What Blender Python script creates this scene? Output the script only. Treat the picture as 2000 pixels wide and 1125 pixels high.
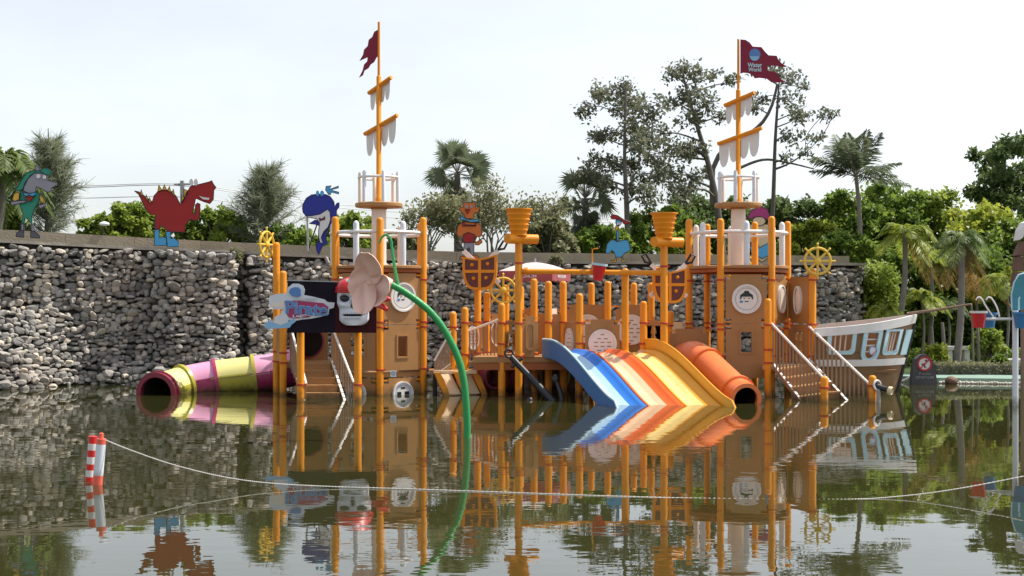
import bpy, bmesh, math, random
import numpy as np
from mathutils import Vector, Matrix, noise
from mathutils.geometry import tessellate_polygon

for o in list(bpy.data.objects):
    bpy.data.objects.remove(o)
S = bpy.context.scene
COL = S.collection
rng = random.Random(7)
R = math.radians

# ------------------------------------------------------------------ camera
FPX, HOR, CAMH = 2500.0, 590.0, 1.67      # focal length in photo pixels, horizon row, eye height over the water
cam = bpy.data.cameras.new('camera')
cam.sensor_width = 36.0
cam.lens = 36.0 * FPX / 2000.0
cam.shift_y = (HOR - 562.5) / 2000.0
cam.clip_end = 3000
camo = bpy.data.objects.new('camera', cam)
camo.location = (0, 0, CAMH)
camo.rotation_euler = (R(90), 0, 0)
COL.objects.link(camo)
S.camera = camo

# ------------------------------------------------------------------ sky and sun
SUN_DIR = Vector((0.58, 0.16, 1.0)).normalized()      # towards the sun
elev = math.asin(SUN_DIR.z)
azim = math.atan2(SUN_DIR.x, SUN_DIR.y)
W = bpy.data.worlds.new('World'); S.world = W; W.use_nodes = True
nt = W.node_tree; nt.nodes.clear()
sky = nt.nodes.new('ShaderNodeTexSky'); sky.sky_type = 'NISHITA'; sky.sun_disc = False
sky.sun_elevation = elev; sky.sun_rotation = azim
sky.air_density = 1.0; sky.dust_density = 1.5; sky.ozone_density = 1.0; sky.altitude = 0
hsv = nt.nodes.new('ShaderNodeHueSaturation'); hsv.inputs['Saturation'].default_value = 0.33
bg = nt.nodes.new('ShaderNodeBackground'); bg.inputs['Strength'].default_value = 0.14
wo = nt.nodes.new('ShaderNodeOutputWorld')
tcw = nt.nodes.new('ShaderNodeTexCoord'); mpw = nt.nodes.new('ShaderNodeMapping'); mpw.inputs['Scale'].default_value = (1.0, 1.0, 2.6)
cn = nt.nodes.new('ShaderNodeTexNoise'); cn.inputs['Scale'].default_value = 2.2; cn.inputs['Detail'].default_value = 6; cn.inputs['Roughness'].default_value = .55
crp = nt.nodes.new('ShaderNodeMapRange'); crp.inputs[1].default_value = .35; crp.inputs[2].default_value = .7; crp.inputs[3].default_value = .92; crp.inputs[4].default_value = 1.10
cmx = nt.nodes.new('ShaderNodeVectorMath'); cmx.operation = 'SCALE'
nt.links.new(tcw.outputs['Generated'], mpw.inputs['Vector']); nt.links.new(mpw.outputs[0], cn.inputs['Vector']); nt.links.new(cn.outputs['Fac'], crp.inputs[0])
nt.links.new(sky.outputs[0], hsv.inputs['Color']); nt.links.new(hsv.outputs[0], cmx.inputs[0]); nt.links.new(crp.outputs[0], cmx.inputs['Scale']); nt.links.new(cmx.outputs[0], bg.inputs['Color'])
nt.links.new(bg.outputs[0], wo.inputs['Surface'])
sun = bpy.data.lights.new('sun', 'SUN'); sun.energy = 4.0; sun.angle = R(0.53); sun.color = (1.0, 0.95, 0.86)
suno = bpy.data.objects.new('sun', sun); COL.objects.link(suno)
suno.rotation_euler = (-SUN_DIR).to_track_quat('-Z', 'Y').to_euler()
S.view_settings.view_transform = 'Standard'; S.view_settings.look = 'None'
S.view_settings.exposure = 0.55; S.view_settings.gamma = 1.0
S.render.engine = 'CYCLES'
S.cycles.max_bounces = 8; S.cycles.transparent_max_bounces = 8

# ------------------------------------------------------------------ helpers
def P(px, py, D):
    return Vector(((px - 1000) / FPX * D, D, CAMH + (HOR - py) / FPX * D))
def XY(px, D): return Vector(((px - 1000) / FPX * D, D, 0))
def ZZ(py, D): return CAMH + (HOR - py) / FPX * D

BASE = {}
def empty(name, loc, label, cat, group=None):
    o = bpy.data.objects.new(name, None); COL.objects.link(o)
    o.location = loc; o.empty_display_size = .2
    BASE[o.name] = Vector(loc); tag(o, label, cat, group)
    return o
def tag(o, label=None, cat=None, group=None, kind=None):
    if label: o['label'] = label
    if cat: o['category'] = cat
    if group: o['group'] = group
    if kind: o['kind'] = kind
    return o
def link(name, me, mat, parent=None):
    o = bpy.data.objects.new(name, me); COL.objects.link(o)
    if mat is not None:
        for m in (mat if isinstance(mat, (list, tuple)) else [mat]): me.materials.append(m)
    if parent is not None:
        o.parent = parent
    return o
class MB:
    def __init__(s): s.v = []; s.f = []
    def add(s, vs, fs):
        n = len(s.v); s.v += [Vector(v) for v in vs]; s.f += [tuple(i + n for i in f) for f in fs]; return s
    def build(s, name, mat, parent=None, smooth=40, base=None):
        if parent is not None: b = BASE[parent.name]
        else: b = Vector(base) if base is not None else Vector((0, 0, 0))
        me = bpy.data.meshes.new(name)
        me.from_pydata([tuple(v - b) for v in s.v], [], s.f)
        bm = bmesh.new(); bm.from_mesh(me)
        bmesh.ops.recalc_face_normals(bm, faces=bm.faces)
        bm.to_mesh(me); bm.free()
        if smooth:
            me.shade_smooth(); me.set_sharp_from_angle(angle=R(smooth))
        o = link(name, me, mat, parent)
        if parent is None: o.location = b
        BASE[o.name] = b
        return o
def box(mb, c, size, rz=0.0, ax=None):
    c = Vector(c); hx, hy, hz = [x / 2 for x in size]
    M = Matrix.Rotation(rz, 3, 'Z') if ax is None else ax
    vs = [c + M @ Vector((x * hx, y * hy, z * hz)) for x in (-1, 1) for y in (-1, 1) for z in (-1, 1)]
    return mb.add(vs, [(0, 1, 3, 2), (4, 6, 7, 5), (0, 4, 5, 1), (2, 3, 7, 6), (0, 2, 6, 4), (1, 5, 7, 3)])
def beam(mb, p0, p1, w, h, up=Vector((0, 0, 1))):
    p0 = Vector(p0); p1 = Vector(p1); d = (p1 - p0).normalized()
    s = d.cross(up)
    if s.length < 1e-4: s = Vector((1, 0, 0))
    s.normalize(); u = s.cross(d).normalized()
    vs = [p + s * a * w / 2 + u * b * h / 2 for p in (p0, p1) for a, b in ((-1, -1), (1, -1), (1, 1), (-1, 1))]
    return mb.add(vs, [(0, 1, 2, 3), (7, 6, 5, 4), (0, 4, 5, 1), (1, 5, 6, 2), (2, 6, 7, 3), (3, 7, 4, 0)])
def ptube(mb, pts, rad, n=10, cap=True, sect=None):
    pts = [Vector(p) for p in pts]; m = len(pts)
    if not isinstance(rad, (list, tuple)): rad = [rad] * m
    T = []
    for i in range(m):
        a = pts[max(i - 1, 0)]; b = pts[min(i + 1, m - 1)]
        T.append((b - a).normalized())
    ref = Vector((0, 0, 1)) if abs(T[0].z) < .9 else Vector((1, 0, 0))
    N = T[0].cross(ref).normalized()
    vs = []
    for i in range(m):
        N = (N - T[i] * N.dot(T[i]))
        if N.length < 1e-5: N = T[i].orthogonal()
        N.normalize(); B = T[i].cross(N)
        for k in range(n):
            a = 2 * math.pi * k / n
            vs.append(pts[i] + (N * math.cos(a) + B * math.sin(a)) * rad[i])
    fs = []
    for i in range(m - 1):
        for k in range(n):
            k2 = (k + 1) % n
            fs.append((i * n + k, i * n + k2, (i + 1) * n + k2, (i + 1) * n + k))
    if cap:
        fs.append(tuple(range(n - 1, -1, -1))); fs.append(tuple((m - 1) * n + k for k in range(n)))
    return mb.add(vs, fs)
def shell_tube(mb, pts, r, th, n=28):
    """hollow pipe with wall thickness"""
    pts = [Vector(p) for p in pts]
    a = MB(); ptube(a, pts, r, n, False); b = MB(); ptube(b, pts, r - th, n, False)
    na = len(a.v); m = len(pts)
    mb_v = a.v + b.v
    fs = list(a.f) + [tuple(i + na for i in f) for f in b.f]
    for e in (0, m - 1):
        for k in range(n):
            k2 = (k + 1) % n
            fs.append((e * n + k, e * n + k2, na + e * n + k2, na + e * n + k))
    return mb.add(mb_v, fs)
def lathe(mb, c, prof, n=24, axis=None, cap=True):
    """prof list of (r,h) along axis (default z)"""
    c = Vector(c)
    if axis is None: X, Y, Z = Vector((1, 0, 0)), Vector((0, 1, 0)), Vector((0, 0, 1))
    else:
        Z = Vector(axis).normalized(); X = Z.orthogonal().normalized(); Y = Z.cross(X)
    vs = []; fs = []
    for r, h in prof:
        for k in range(n):
            a = 2 * math.pi * k / n
            vs.append(c + X * (r * math.cos(a)) + Y * (r * math.sin(a)) + Z * h)
    for i in range(len(prof) - 1):
        for k in range(n):
            k2 = (k + 1) % n
            fs.append((i * n + k, i * n + k2, (i + 1) * n + k2, (i + 1) * n + k))
    if cap: fs.append(tuple(range(n - 1, -1, -1))); fs.append(tuple((len(prof) - 1) * n + k for k in range(n)))
    return mb.add(vs, fs)
def ring(mb, c, r, t, axis=(0, 0, 1), n=32, m=8, a0=0, a1=2 * math.pi, sy=1.0):
    Z = Vector(axis).normalized(); X = Z.orthogonal().normalized()
    if abs(Z.z) < .9: X = Vector((0, 0, 1)).cross(Z).normalized()
    Y = Z.cross(X)
    full = abs(a1 - a0 - 2 * math.pi) < 1e-4
    pts = []
    for k in range(n + (0 if full else 1)):
        a = a0 + (a1 - a0) * k / n
        pts.append(Vector(c) + X * (r * math.cos(a)) + Y * (r * sy * math.sin(a)))
    if not full: return ptube(mb, pts, t, m)
    vs = []; fs = []; N = len(pts)
    for k in range(N):
        d = (pts[k] - Vector(c)).normalized()
        for j in range(m):
            b = 2 * math.pi * j / m
            vs.append(pts[k] + d * (t * math.cos(b)) + Z * (t * math.sin(b)))
    for k in range(N):
        for j in range(m):
            fs.append((k * m + j, k * m + (j + 1) % m, ((k + 1) % N) * m + (j + 1) % m, ((k + 1) % N) * m + j))
    return mb.add(vs, fs)
class Frame:
    """u to the right, v up, n towards the viewer side"""
    def __init__(s, p0, p1=None, u=None, v=None):
        s.o = Vector(p0)
        s.u = (Vector(p1) - s.o).normalized() if p1 is not None else Vector(u).normalized()
        s.v = Vector(v) if v is not None else Vector((0, 0, 1))
        s.n = s.u.cross(s.v).normalized()
    def __call__(s, a, b, c=0.0): return s.o + s.u * a + s.v * b + s.n * c
def prism(mb, F, outline, n0, n1, holes=()):
    loops = [list(outline)] + [list(h) for h in holes]
    flat = [p for l in loops for p in l]
    tris = tessellate_polygon([[Vector((p[0], p[1], 0)) for p in l] for l in loops])
    N = len(flat)
    vs = [F(p[0], p[1], n0) for p in flat] + [F(p[0], p[1], n1) for p in flat]
    fs = [tuple(t) for t in tris] + [tuple(i + N for i in reversed(t)) for t in tris]
    k = 0
    for l in loops:
        m = len(l)
        for i in range(m):
            a, b = k + i, k + (i + 1) % m
            fs.append((a, b, b + N, a + N))
        k += m
    return mb.add(vs, fs)
def circ(cx, cy, r, ry=None, n=28, a0=0, a1=None):
    ry = r if ry is None else ry
    if a1 is None: return [(cx + r * math.cos(2 * math.pi * k / n), cy + ry * math.sin(2 * math.pi * k / n)) for k in range(n)]
    return [(cx + r * math.cos(a0 + (a1 - a0) * k / n), cy + ry * math.sin(a0 + (a1 - a0) * k / n)) for k in range(n + 1)]
def rect(x0, y0, x1, y1): return [(x0, y0), (x1, y0), (x1, y1), (x0, y1)]
def ellipsoid(mb, c, r, n=20, m=12, ax=None):
    c = Vector(c); vs = []; fs = []
    for i in range(m + 1):
        t = math.pi * i / m
        for k in range(n):
            a = 2 * math.pi * k / n
            d = Vector((r[0] * math.sin(t) * math.cos(a), r[1] * math.sin(t) * math.sin(a), r[2] * math.cos(t)))
            vs.append(c + (ax @ d if ax is not None else d))
    for i in range(m):
        for k in range(n):
            fs.append((i * n + k, i * n + (k + 1) % n, (i + 1) * n + (k + 1) % n, (i + 1) * n + k))
    return mb.add(vs, fs)
def spline(pts, n=24):
    pts = [Vector(p) for p in pts]; out = []
    m = len(pts)
    for i in range(m - 1):
        p0, p1, p2, p3 = pts[max(i - 1, 0)], pts[i], pts[i + 1], pts[min(i + 2, m - 1)]
        k = max(2, n // (m - 1))
        for j in range(k):
            t = j / k
            out.append(.5 * ((2 * p1) + (p2 - p0) * t + (2 * p0 - 5 * p1 + 4 * p2 - p3) * t * t + (3 * p1 - p0 - 3 * p2 + p3) * t ** 3))
    out.append(pts[-1]); return out
def np_mesh(name, V, Q, mat, parent=None, attr=None, smooth=False):
    V = np.asarray(V, np.float32); Q = np.asarray(Q, np.int32)
    me = bpy.data.meshes.new(name)
    k = Q.shape[1]
    me.vertices.add(len(V)); me.loops.add(Q.size); me.polygons.add(len(Q))
    b = np.array(BASE[parent.name]) if parent is not None else np.zeros(3)
    me.vertices.foreach_set('co', (V - b).astype(np.float32).ravel())
    me.loops.foreach_set('vertex_index', Q.ravel())
    me.polygons.foreach_set('loop_start', np.arange(0, Q.size, k, dtype=np.int32))
    me.update(calc_edges=True); me.validate()
    if attr is not None:
        a = me.attributes.new('tone', 'FLOAT', 'POINT'); a.data.foreach_set('value', np.asarray(attr, np.float32))
    if smooth: me.shade_smooth()
    o = link(name, me, mat, parent); BASE[o.name] = Vector(b); return o

# ------------------------------------------------------------------ materials
def mat(name, color, rough=.5, spec=.5, var=.12, scale=6.0, bump=0.0, bscale=40.0, metal=0.0, coat=0.0, transl=0.0, dirt=None, stain=False):
    m = bpy.data.materials.new(name); m.use_nodes = True
    t = m.node_tree; N = t.nodes; L = t.links
    b = N['Principled BSDF']
    b.inputs['Roughness'].default_value = rough; b.inputs['Metallic'].default_value = metal
    b.inputs['Specular IOR Level'].default_value = spec
    b.inputs['Coat Weight'].default_value = coat
    tc = N.new('ShaderNodeTexCoord'); oi = N.new('ShaderNodeObjectInfo')
    nz = N.new('ShaderNodeTexNoise'); nz.inputs['Scale'].default_value = scale; nz.inputs['Detail'].default_value = 5
    L.new(tc.outputs['Object'], nz.inputs['Vector'])
    mx = N.new('ShaderNodeMix'); mx.data_type = 'RGBA'
    c = Vector(color[:3])
    mx.inputs['A'].default_value = (*[max(0, x * (1 - var)) for x in c], 1)
    mx.inputs['B'].default_value = (*[min(1, x * (1 + var)) for x in c], 1)
    L.new(nz.outputs['Fac'], mx.inputs['Factor'])
    out = mx.outputs['Result']
    if dirt:
        n2 = N.new('ShaderNodeTexNoise'); n2.inputs['Scale'].default_value = scale * .6; n2.inputs['Detail'].default_value = 8; n2.inputs['Roughness'].default_value = .7
        L.new(tc.outputs['Object'], n2.inputs['Vector'])
        rp = N.new('ShaderNodeValToRGB'); rp.color_ramp.elements[0].position = .5; rp.color_ramp.elements[1].position = .72
        L.new(n2.outputs['Fac'], rp.inputs[0])
        ml = N.new('ShaderNodeMath'); ml.operation = 'MULTIPLY'; ml.inputs[1].default_value = .45
        L.new(rp.outputs[0], ml.inputs[0])
        m2 = N.new('ShaderNodeMix'); m2.data_type = 'RGBA'; m2.inputs['B'].default_value = (*dirt, 1)
        L.new(ml.outputs[0], m2.inputs['Factor']); L.new(out, m2.inputs['A']); out = m2.outputs['Result']
    if stain:
        ge = N.new('ShaderNodeNewGeometry'); sx = N.new('ShaderNodeSeparateXYZ'); L.new(ge.outputs['Position'], sx.inputs[0])
        n4 = N.new('ShaderNodeTexNoise'); n4.inputs['Scale'].default_value = 9; n4.inputs['Detail'].default_value = 6; L.new(ge.outputs['Position'], n4.inputs['Vector'])
        ma = N.new('ShaderNodeMath'); ma.operation = 'MULTIPLY_ADD'; L.new(n4.outputs['Fac'], ma.inputs[0]); ma.inputs[1].default_value = -.28; L.new(sx.outputs['Z'], ma.inputs[2])
        mr = N.new('ShaderNodeMapRange'); mr.inputs[1].default_value = -.14; mr.inputs[2].default_value = .03; mr.inputs[3].default_value = .75; mr.inputs[4].default_value = 0; L.new(ma.outputs[0], mr.inputs[0])
        m5 = N.new('ShaderNodeMix'); m5.data_type = 'RGBA'; m5.inputs['B'].default_value = (.085, .07, .03, 1); L.new(mr.outputs[0], m5.inputs['Factor']); L.new(out, m5.inputs['A']); out = m5.outputs['Result']
    L.new(out, b.inputs['Base Color'])
    if bump:
        n3 = N.new('ShaderNodeTexNoise'); n3.inputs['Scale'].default_value = bscale; n3.inputs['Detail'].default_value = 6
        L.new(tc.outputs['Object'], n3.inputs['Vector'])
        bp = N.new('ShaderNodeBump'); bp.inputs['Strength'].default_value = bump; bp.inputs['Distance'].default_value = .02
        L.new(n3.outputs['Fac'], bp.inputs['Height']); L.new(bp.outputs[0], b.inputs['Normal'])
    if transl:
        tr = N.new('ShaderNodeBsdfTranslucent'); ms = N.new('ShaderNodeMixShader'); ms.inputs[0].default_value = transl
        L.new(out, tr.inputs['Color'])
        o = N['Material Output']; L.new(b.outputs[0], ms.inputs[1]); L.new(tr.outputs[0], ms.inputs[2]); L.new(ms.outputs[0], o.inputs['Surface'])
    return m
def leafmat(name, c1, c2, scale=1.2, transl=.35, rough=.45):
    m = mat(name, c1, rough, .4, 0, scale, transl=transl)
    for n in m.node_tree.nodes:
        if n.type == 'MIX' and n.data_type == 'RGBA':
            n.inputs['A'].default_value = (*c1, 1); n.inputs['B'].default_value = (*c2, 1)
        if n.type == 'TEX_NOISE':
            n.inputs['Detail'].default_value = 3; n.inputs['Roughness'].default_value = .8
    rp = m.node_tree.nodes.new('ShaderNodeValToRGB')
    rp.color_ramp.elements[0].position = .35; rp.color_ramp.elements[1].position = .65
    nz = [n for n in m.node_tree.nodes if n.type == 'TEX_NOISE'][0]
    mx = [n for n in m.node_tree.nodes if n.type == 'MIX'][0]
    m.node_tree.links.new(nz.outputs['Fac'], rp.inputs[0]); m.node_tree.links.new(rp.outputs[0], mx.inputs['Factor'])
    return m
M = {}
M['orange'] = mat('orange_paint', (.80, .285, .012), .42, .3, .12, 5, stain=True, dirt=(.62, .22, .03))
M['redclamp'] = mat('red_oxide', (.46, .055, .02), .45)
M['brown'] = mat('brown_plastic', (.40, .205, .075), .5, .4, .06, 3, stain=True, bump=.05, dirt=(.25, .13, .055))
M['frame'] = mat('frame_rust', (.36, .10, .018), .5)
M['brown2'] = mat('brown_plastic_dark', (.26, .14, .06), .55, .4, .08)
M['tan'] = mat('tan_plastic', (.72, .54, .33), .45, .5, .06)
M['white'] = mat('white_plastic', (.78, .76, .74), .4, .5, .05, 4, dirt=(.6, .55, .5))
M['cream'] = mat('cream_plastic', (.78, .68, .60), .45, .5, .05, 4)
M['greywhite'] = mat('blue_white_plastic', (.70, .73, .78), .4, .5, .05, stain=True)
M['black'] = mat('black_plastic', (.015, .015, .018), .4)
M['dark'] = mat('dark_recess', (.02, .012, .01), .7)
M['blue'] = mat('slide_blue', (.03, .19, .62), .28, .5, .06, 4)
M['dblue'] = mat('slide_dark_blue', (.05, .19, .45), .35, .5, .08, 4)
M['sorange'] = mat('slide_red_orange', (.80, .13, .02), .28, .5, .06, 4)
M['syellow'] = mat('slide_gold', (.80, .36, .03), .28, .5, .06, 4)
M['lit_worn_blue'] = mat('sunlit_worn_blue', (.42, .62, .80), .3, .5, .15, 5)  # pale lane floors: sun glare and bleaching put into one colour
M['lit_worn_orange'] = mat('sunlit_worn_orange', (.80, .50, .30), .3, .5, .15, 5)
M['lit_worn_yellow'] = mat('sunlit_worn_yellow', (.82, .60, .22), .3, .5, .15, 5)
M['torange'] = mat('tube_orange', (.78, .20, .06), .33, .5, .08, 3, dirt=(.6, .3, .18))
M['pink'] = mat('tube_pink', (.38, .025, .12), .35, .5, .08, 3, stain=True, dirt=(.55, .2, .3))
M['lime'] = mat('tube_lime', (.44, .40, .05), .35, .5, .08, 3, stain=True, dirt=(.45, .4, .12))
M['faded_pink'] = mat('tube_pink_sunlit_faded', (.74, .34, .52), .4, .5, .1, 3, dirt=(.7, .5, .58))  # tube tops: sunlit glare painted in together with sun fade
M['faded_lime'] = mat('tube_lime_sunlit_faded', (.76, .71, .26), .4, .5, .1, 3, dirt=(.7, .66, .4))
M['maroon'] = mat('maroon_plastic', (.22, .02, .04), .4)
M['yellow'] = mat('wheel_yellow', (.75, .50, .06), .4, .5, .1, 8)
M['slat'] = mat('slat_grey_brown', (.34, .22, .14), .6, .3, .2, 9, stain=True)
M['railtop'] = mat('rail_white', (.8, .77, .72), .5, .4, .15, 20, bump=.2, bscale=30)
M['signblack'] = mat('sign_black', (.010, .006, .014), .6, .15, .5, 3)
M['signmaroon'] = mat('sign_maroon', (.05, .006, .010), .6, .15, .4, 3)
M['skull'] = mat('skull_white', (.68, .70, .76), .4, .5, .08, 8)
M['red'] = mat('red_paint', (.58, .02, .025), .35, .5, .08)
M['flagred'] = mat('flag_red', (.33, .045, .085), .7, .2, .12, 8, transl=.3)
M['petal'] = mat('petal_pink', (.80, .55, .46), .5, .4, .07, 7, dirt=(.62, .4, .33))
M['green'] = mat('stem_green', (.02, .28, .07), .4, .5, .12, 12, bump=.3, bscale=60)
M['logoblue'] = mat('logo_blue', (.09, .22, .50), .4)
M['logolight'] = mat('logo_light_blue', (.25, .48, .72), .4)
M['logopink'] = mat('logo_magenta', (.38, .03, .12), .4)
M['logowhite'] = mat('logo_white', (.66, .68, .72), .4)
M['ltblue'] = mat('boat_light_blue', (.50, .72, .80), .45)
M['bucketblue'] = mat('bucket_blue', (.04, .19, .42), .4)
M['teal'] = mat('teal_plastic', (.05, .24, .30), .4, .5, .15, 3)
M['wood'] = mat('weathered_wood', (.30, .21, .15), .7, .3, .25, 7, bump=.4, bscale=30)
M['thatch'] = mat('brown_board', (.17, .10, .07), .7, .3, .3, 5, bump=.3)
M['stem'] = mat('bark', (.14, .125, .11), .85, .2, .35, 6, bump=.6, bscale=14)
M['stemlight'] = mat('bark_pale', (.22, .20, .175), .85, .2, .3, 6, bump=.5, bscale=14)
M['concrete'] = mat('concrete', (.36, .32, .265), .85, .25, .3, 2.2, bump=.4, bscale=25, dirt=(.14, .125, .11))
M['parapet'] = mat('parapet_stone', (.34, .28, .215), .85, .25, .25, 2.5, bump=.4, bscale=25, dirt=(.17, .145, .12))
M['mortar'] = mat('mortar', (.075, .072, .066), .95, .1, .4, 4, bump=.6, bscale=12)
M['earth'] = mat('earth', (.16, .13, .085), .95, .1, .4, 1.2, bump=.5)
M['paving'] = mat('green_paving', (.22, .33, .27), .75, .3, .15, 2, dirt=(.2, .2, .15))
M['kerb'] = mat('kerb_stone', (.5, .47, .4), .8, .3, .35, 5, bump=.4)
M['grass'] = mat('lawn', (.055, .085, .02), .9, .2, .5, 2, bump=.8, bscale=50)
M['darkstone'] = mat('dark_stone', (.085, .085, .09), .7, .3, .35, 8, bump=.5, bscale=25)
M['metal'] = mat('grey_metal', (.35, .35, .36), .45, .5, .1, 5)
M['signwhite'] = mat('print_white', (.75, .75, .75), .5)
M['paint_red'] = mat('band_red', (.66, .02, .015), .4)
M['coral'] = mat('band_coral', (.78, .13, .08), .4)
M['offwhite'] = mat('band_white', (.72, .69, .66), .5, .4, .15, 12, dirt=(.4, .37, .3))
M['canopy'] = mat('canopy_cloth', (.80, .74, .71), .8, .2, .05, 3, transl=.35)
M['valance'] = mat('valance_red', (.50, .15, .16), .8, .2, .15, 6, transl=.3)
M['rope'] = mat('rope_white', (.62, .60, .55), .8, .2, .2, 30)
# cut-out paints
M['c_red'] = mat('board_red', (.36, .022, .022), .5, .3, .12, 3)
M['c_blue'] = mat('board_sky_blue', (.09, .40, .70), .5, .3, .08, 3)
M['c_navy'] = mat('board_navy', (.028, .04, .32), .5, .3, .1, 3)
M['c_grey'] = mat('board_grey', (.30, .29, .34), .5, .3, .08, 3)
M['c_dgrey'] = mat('board_dark_grey', (.10, .095, .12), .5, .3, .08, 3)
M['c_green'] = mat('board_green', (.03, .27, .18), .5, .3, .1, 3)
M['c_orange'] = mat('board_orange', (.62, .17, .035), .5, .3, .1, 3)
M['c_yellow'] = mat('board_yellow', (.72, .42, .06), .5, .3, .1, 3)
M['c_white'] = mat('board_white', (.72, .72, .74), .5, .3, .06, 3)
M['c_pink'] = mat('board_pink', (.40, .05, .19), .5, .3, .1, 3)
M['c_pale'] = mat('board_pale', (.68, .55, .35), .5, .3, .1, 3)
# foliage
M['lf_hedge'] = leafmat('leaf_hedge', (0.156, 0.234, 0.033), (0.338, 0.416, 0.072), 1.6, 0.55)
M['lf_dark'] = leafmat('leaf_dark', (.075, .125, .038), (.18, .235, .075), 1.2, .5)
M['lf_mid'] = leafmat('leaf_mid', (0.098, 0.169, 0.029), (0.260, 0.351, 0.058), 1.3, 0.55)
M['lf_yellow'] = leafmat('leaf_yellow_green', (0.195, 0.260, 0.033), (0.429, 0.468, 0.065), 1.4, 0.55)
M['lf_tall'] = leafmat('leaf_tall', (.13, .145, .095), (.26, .27, .18), 1.0, .5)  # lightened and greyed: haze over the tall trees put into leaf colour
M['lf_sparse'] = leafmat('leaf_sparse', (0.165, 0.176, 0.083), (0.308, 0.308, 0.165), 1.5, 0.50)
M['lf_needle'] = leafmat('needle_grey', (0.169, 0.202, 0.130), (0.312, 0.338, 0.221), 1.2, 0.50)
M['lf_palm'] = leafmat('palm_frond', (0.098, 0.156, 0.046), (0.247, 0.312, 0.098), 1.4, 0.50)
M['lf_fan'] = leafmat('fan_frond', (.09, .12, .07), (.19, .22, .13), 1.6, .45)
M['lf_areca'] = leafmat('areca_frond', (0.169, 0.247, 0.033), (0.442, 0.468, 0.072), 1.8, 0.55)
M['lf_dry'] = leafmat('dry_frond', (.20, .14, .05), (.34, .22, .07), 2, .3)
M['lf_orange'] = leafmat('orange_frond', (.30, .16, .02), (.40, .25, .04), 2, .35)
def stonemat():
    m = mat('wall_stone', (.3, .28, .26), .8, .25, .2, 7, bump=.5, bscale=22)
    t = m.node_tree; N = t.nodes; L = t.links; b = N['Principled BSDF']
    src = b.inputs['Base Color'].links[0].from_socket
    at = N.new('ShaderNodeAttribute'); at.attribute_name = 'tone'
    oi = [n for n in N if n.type == 'OBJECT_INFO'][0]
    ad = N.new('ShaderNodeMath'); ad.operation = 'ADD'; L.new(at.outputs['Fac'], ad.inputs[0]); L.new(oi.outputs['Random'], ad.inputs[1])
    fr = N.new('ShaderNodeMath'); fr.operation = 'FRACT'; L.new(ad.outputs[0], fr.inputs[0])
    rp = N.new('ShaderNodeValToRGB'); e = rp.color_ramp.elements
    e[0].position = 0; e[0].color = (.19, .186, .18, 1); e[1].position = 1; e[1].color = (.66, .61, .54, 1)
    x = e.new(.35); x.color = (.34, .333, .318, 1); x = e.new(.7); x.color = (.48, .465, .435, 1)
    L.new(fr.outputs[0], rp.inputs[0])
    ge = N.new('ShaderNodeNewGeometry'); nb_ = N.new('ShaderNodeTexNoise'); nb_.inputs['Scale'].default_value = .7; nb_.inputs['Detail'].default_value = 4
    L.new(ge.outputs['Position'], nb_.inputs['Vector'])
    r2 = N.new('ShaderNodeMapRange'); r2.inputs[1].default_value = .5; r2.inputs[2].default_value = .72; r2.inputs[3].default_value = 0; r2.inputs[4].default_value = .4; L.new(nb_.outputs['Fac'], r2.inputs[0])
    tn = N.new('ShaderNodeMix'); tn.data_type = 'RGBA'; tn.inputs['B'].default_value = (.42, .35, .29, 1); L.new(r2.outputs[0], tn.inputs['Factor']); L.new(rp.outputs[0], tn.inputs['A'])
    mu = N.new('ShaderNodeMix'); mu.data_type = 'RGBA'; mu.blend_type = 'OVERLAY'; mu.inputs['Factor'].default_value = .5
    L.new(tn.outputs['Result'], mu.inputs['A']); L.new(src, mu.inputs['B']); L.new(mu.outputs['Result'], b.inputs['Base Color'])
    return m
M['stone'] = stonemat()
def watermat():
    m = bpy.data.materials.new('pond_water'); m.use_nodes = True
    t = m.node_tree; N = t.nodes; L = t.links; b = N['Principled BSDF']
    b.inputs['Base Color'].default_value = (.034, .034, .011, 1)
    b.inputs['Roughness'].default_value = .012; b.inputs['IOR'].default_value = 1.75
    tc = N.new('ShaderNodeTexCoord')
    def layer(sx, sy, sc, det):
        mp = N.new('ShaderNodeMapping'); mp.inputs['Scale'].default_value = (sx, sy, 1)
        L.new(tc.outputs['Object'], mp.inputs['Vector'])
        n = N.new('ShaderNodeTexNoise'); n.inputs['Scale'].default_value = sc; n.inputs['Detail'].default_value = det
        L.new(mp.outputs[0], n.inputs['Vector']); return n
    a = layer(.55, 1.0, 5.5, 2.0); c = layer(.5, 1.0, 1.3, 2.0); k = layer(.35, .6, .35, 1.0)
    rp = N.new('ShaderNodeMapRange'); rp.inputs[1].default_value = .38; rp.inputs[2].default_value = .68; rp.inputs[3].default_value = .15; rp.inputs[4].default_value = 1.0
    L.new(k.outputs['Fac'], rp.inputs[0])
    mu = N.new('ShaderNodeMath'); mu.operation = 'MULTIPLY'; L.new(a.outputs['Fac'], mu.inputs[0]); L.new(rp.outputs[0], mu.inputs[1])
    m2 = N.new('ShaderNodeMath'); m2.operation = 'MULTIPLY_ADD'; L.new(c.outputs['Fac'], m2.inputs[0]); m2.inputs[1].default_value = 1.2; L.new(mu.outputs[0], m2.inputs[2])
    bp = N.new('ShaderNodeBump'); bp.inputs['Strength'].default_value = 1.0; bp.inputs['Distance'].default_value = .0016
    L.new(m2.outputs[0], bp.inputs['Height']); L.new(bp.outputs[0], b.inputs['Normal'])
    return m
M['water'] = watermat()

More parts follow.
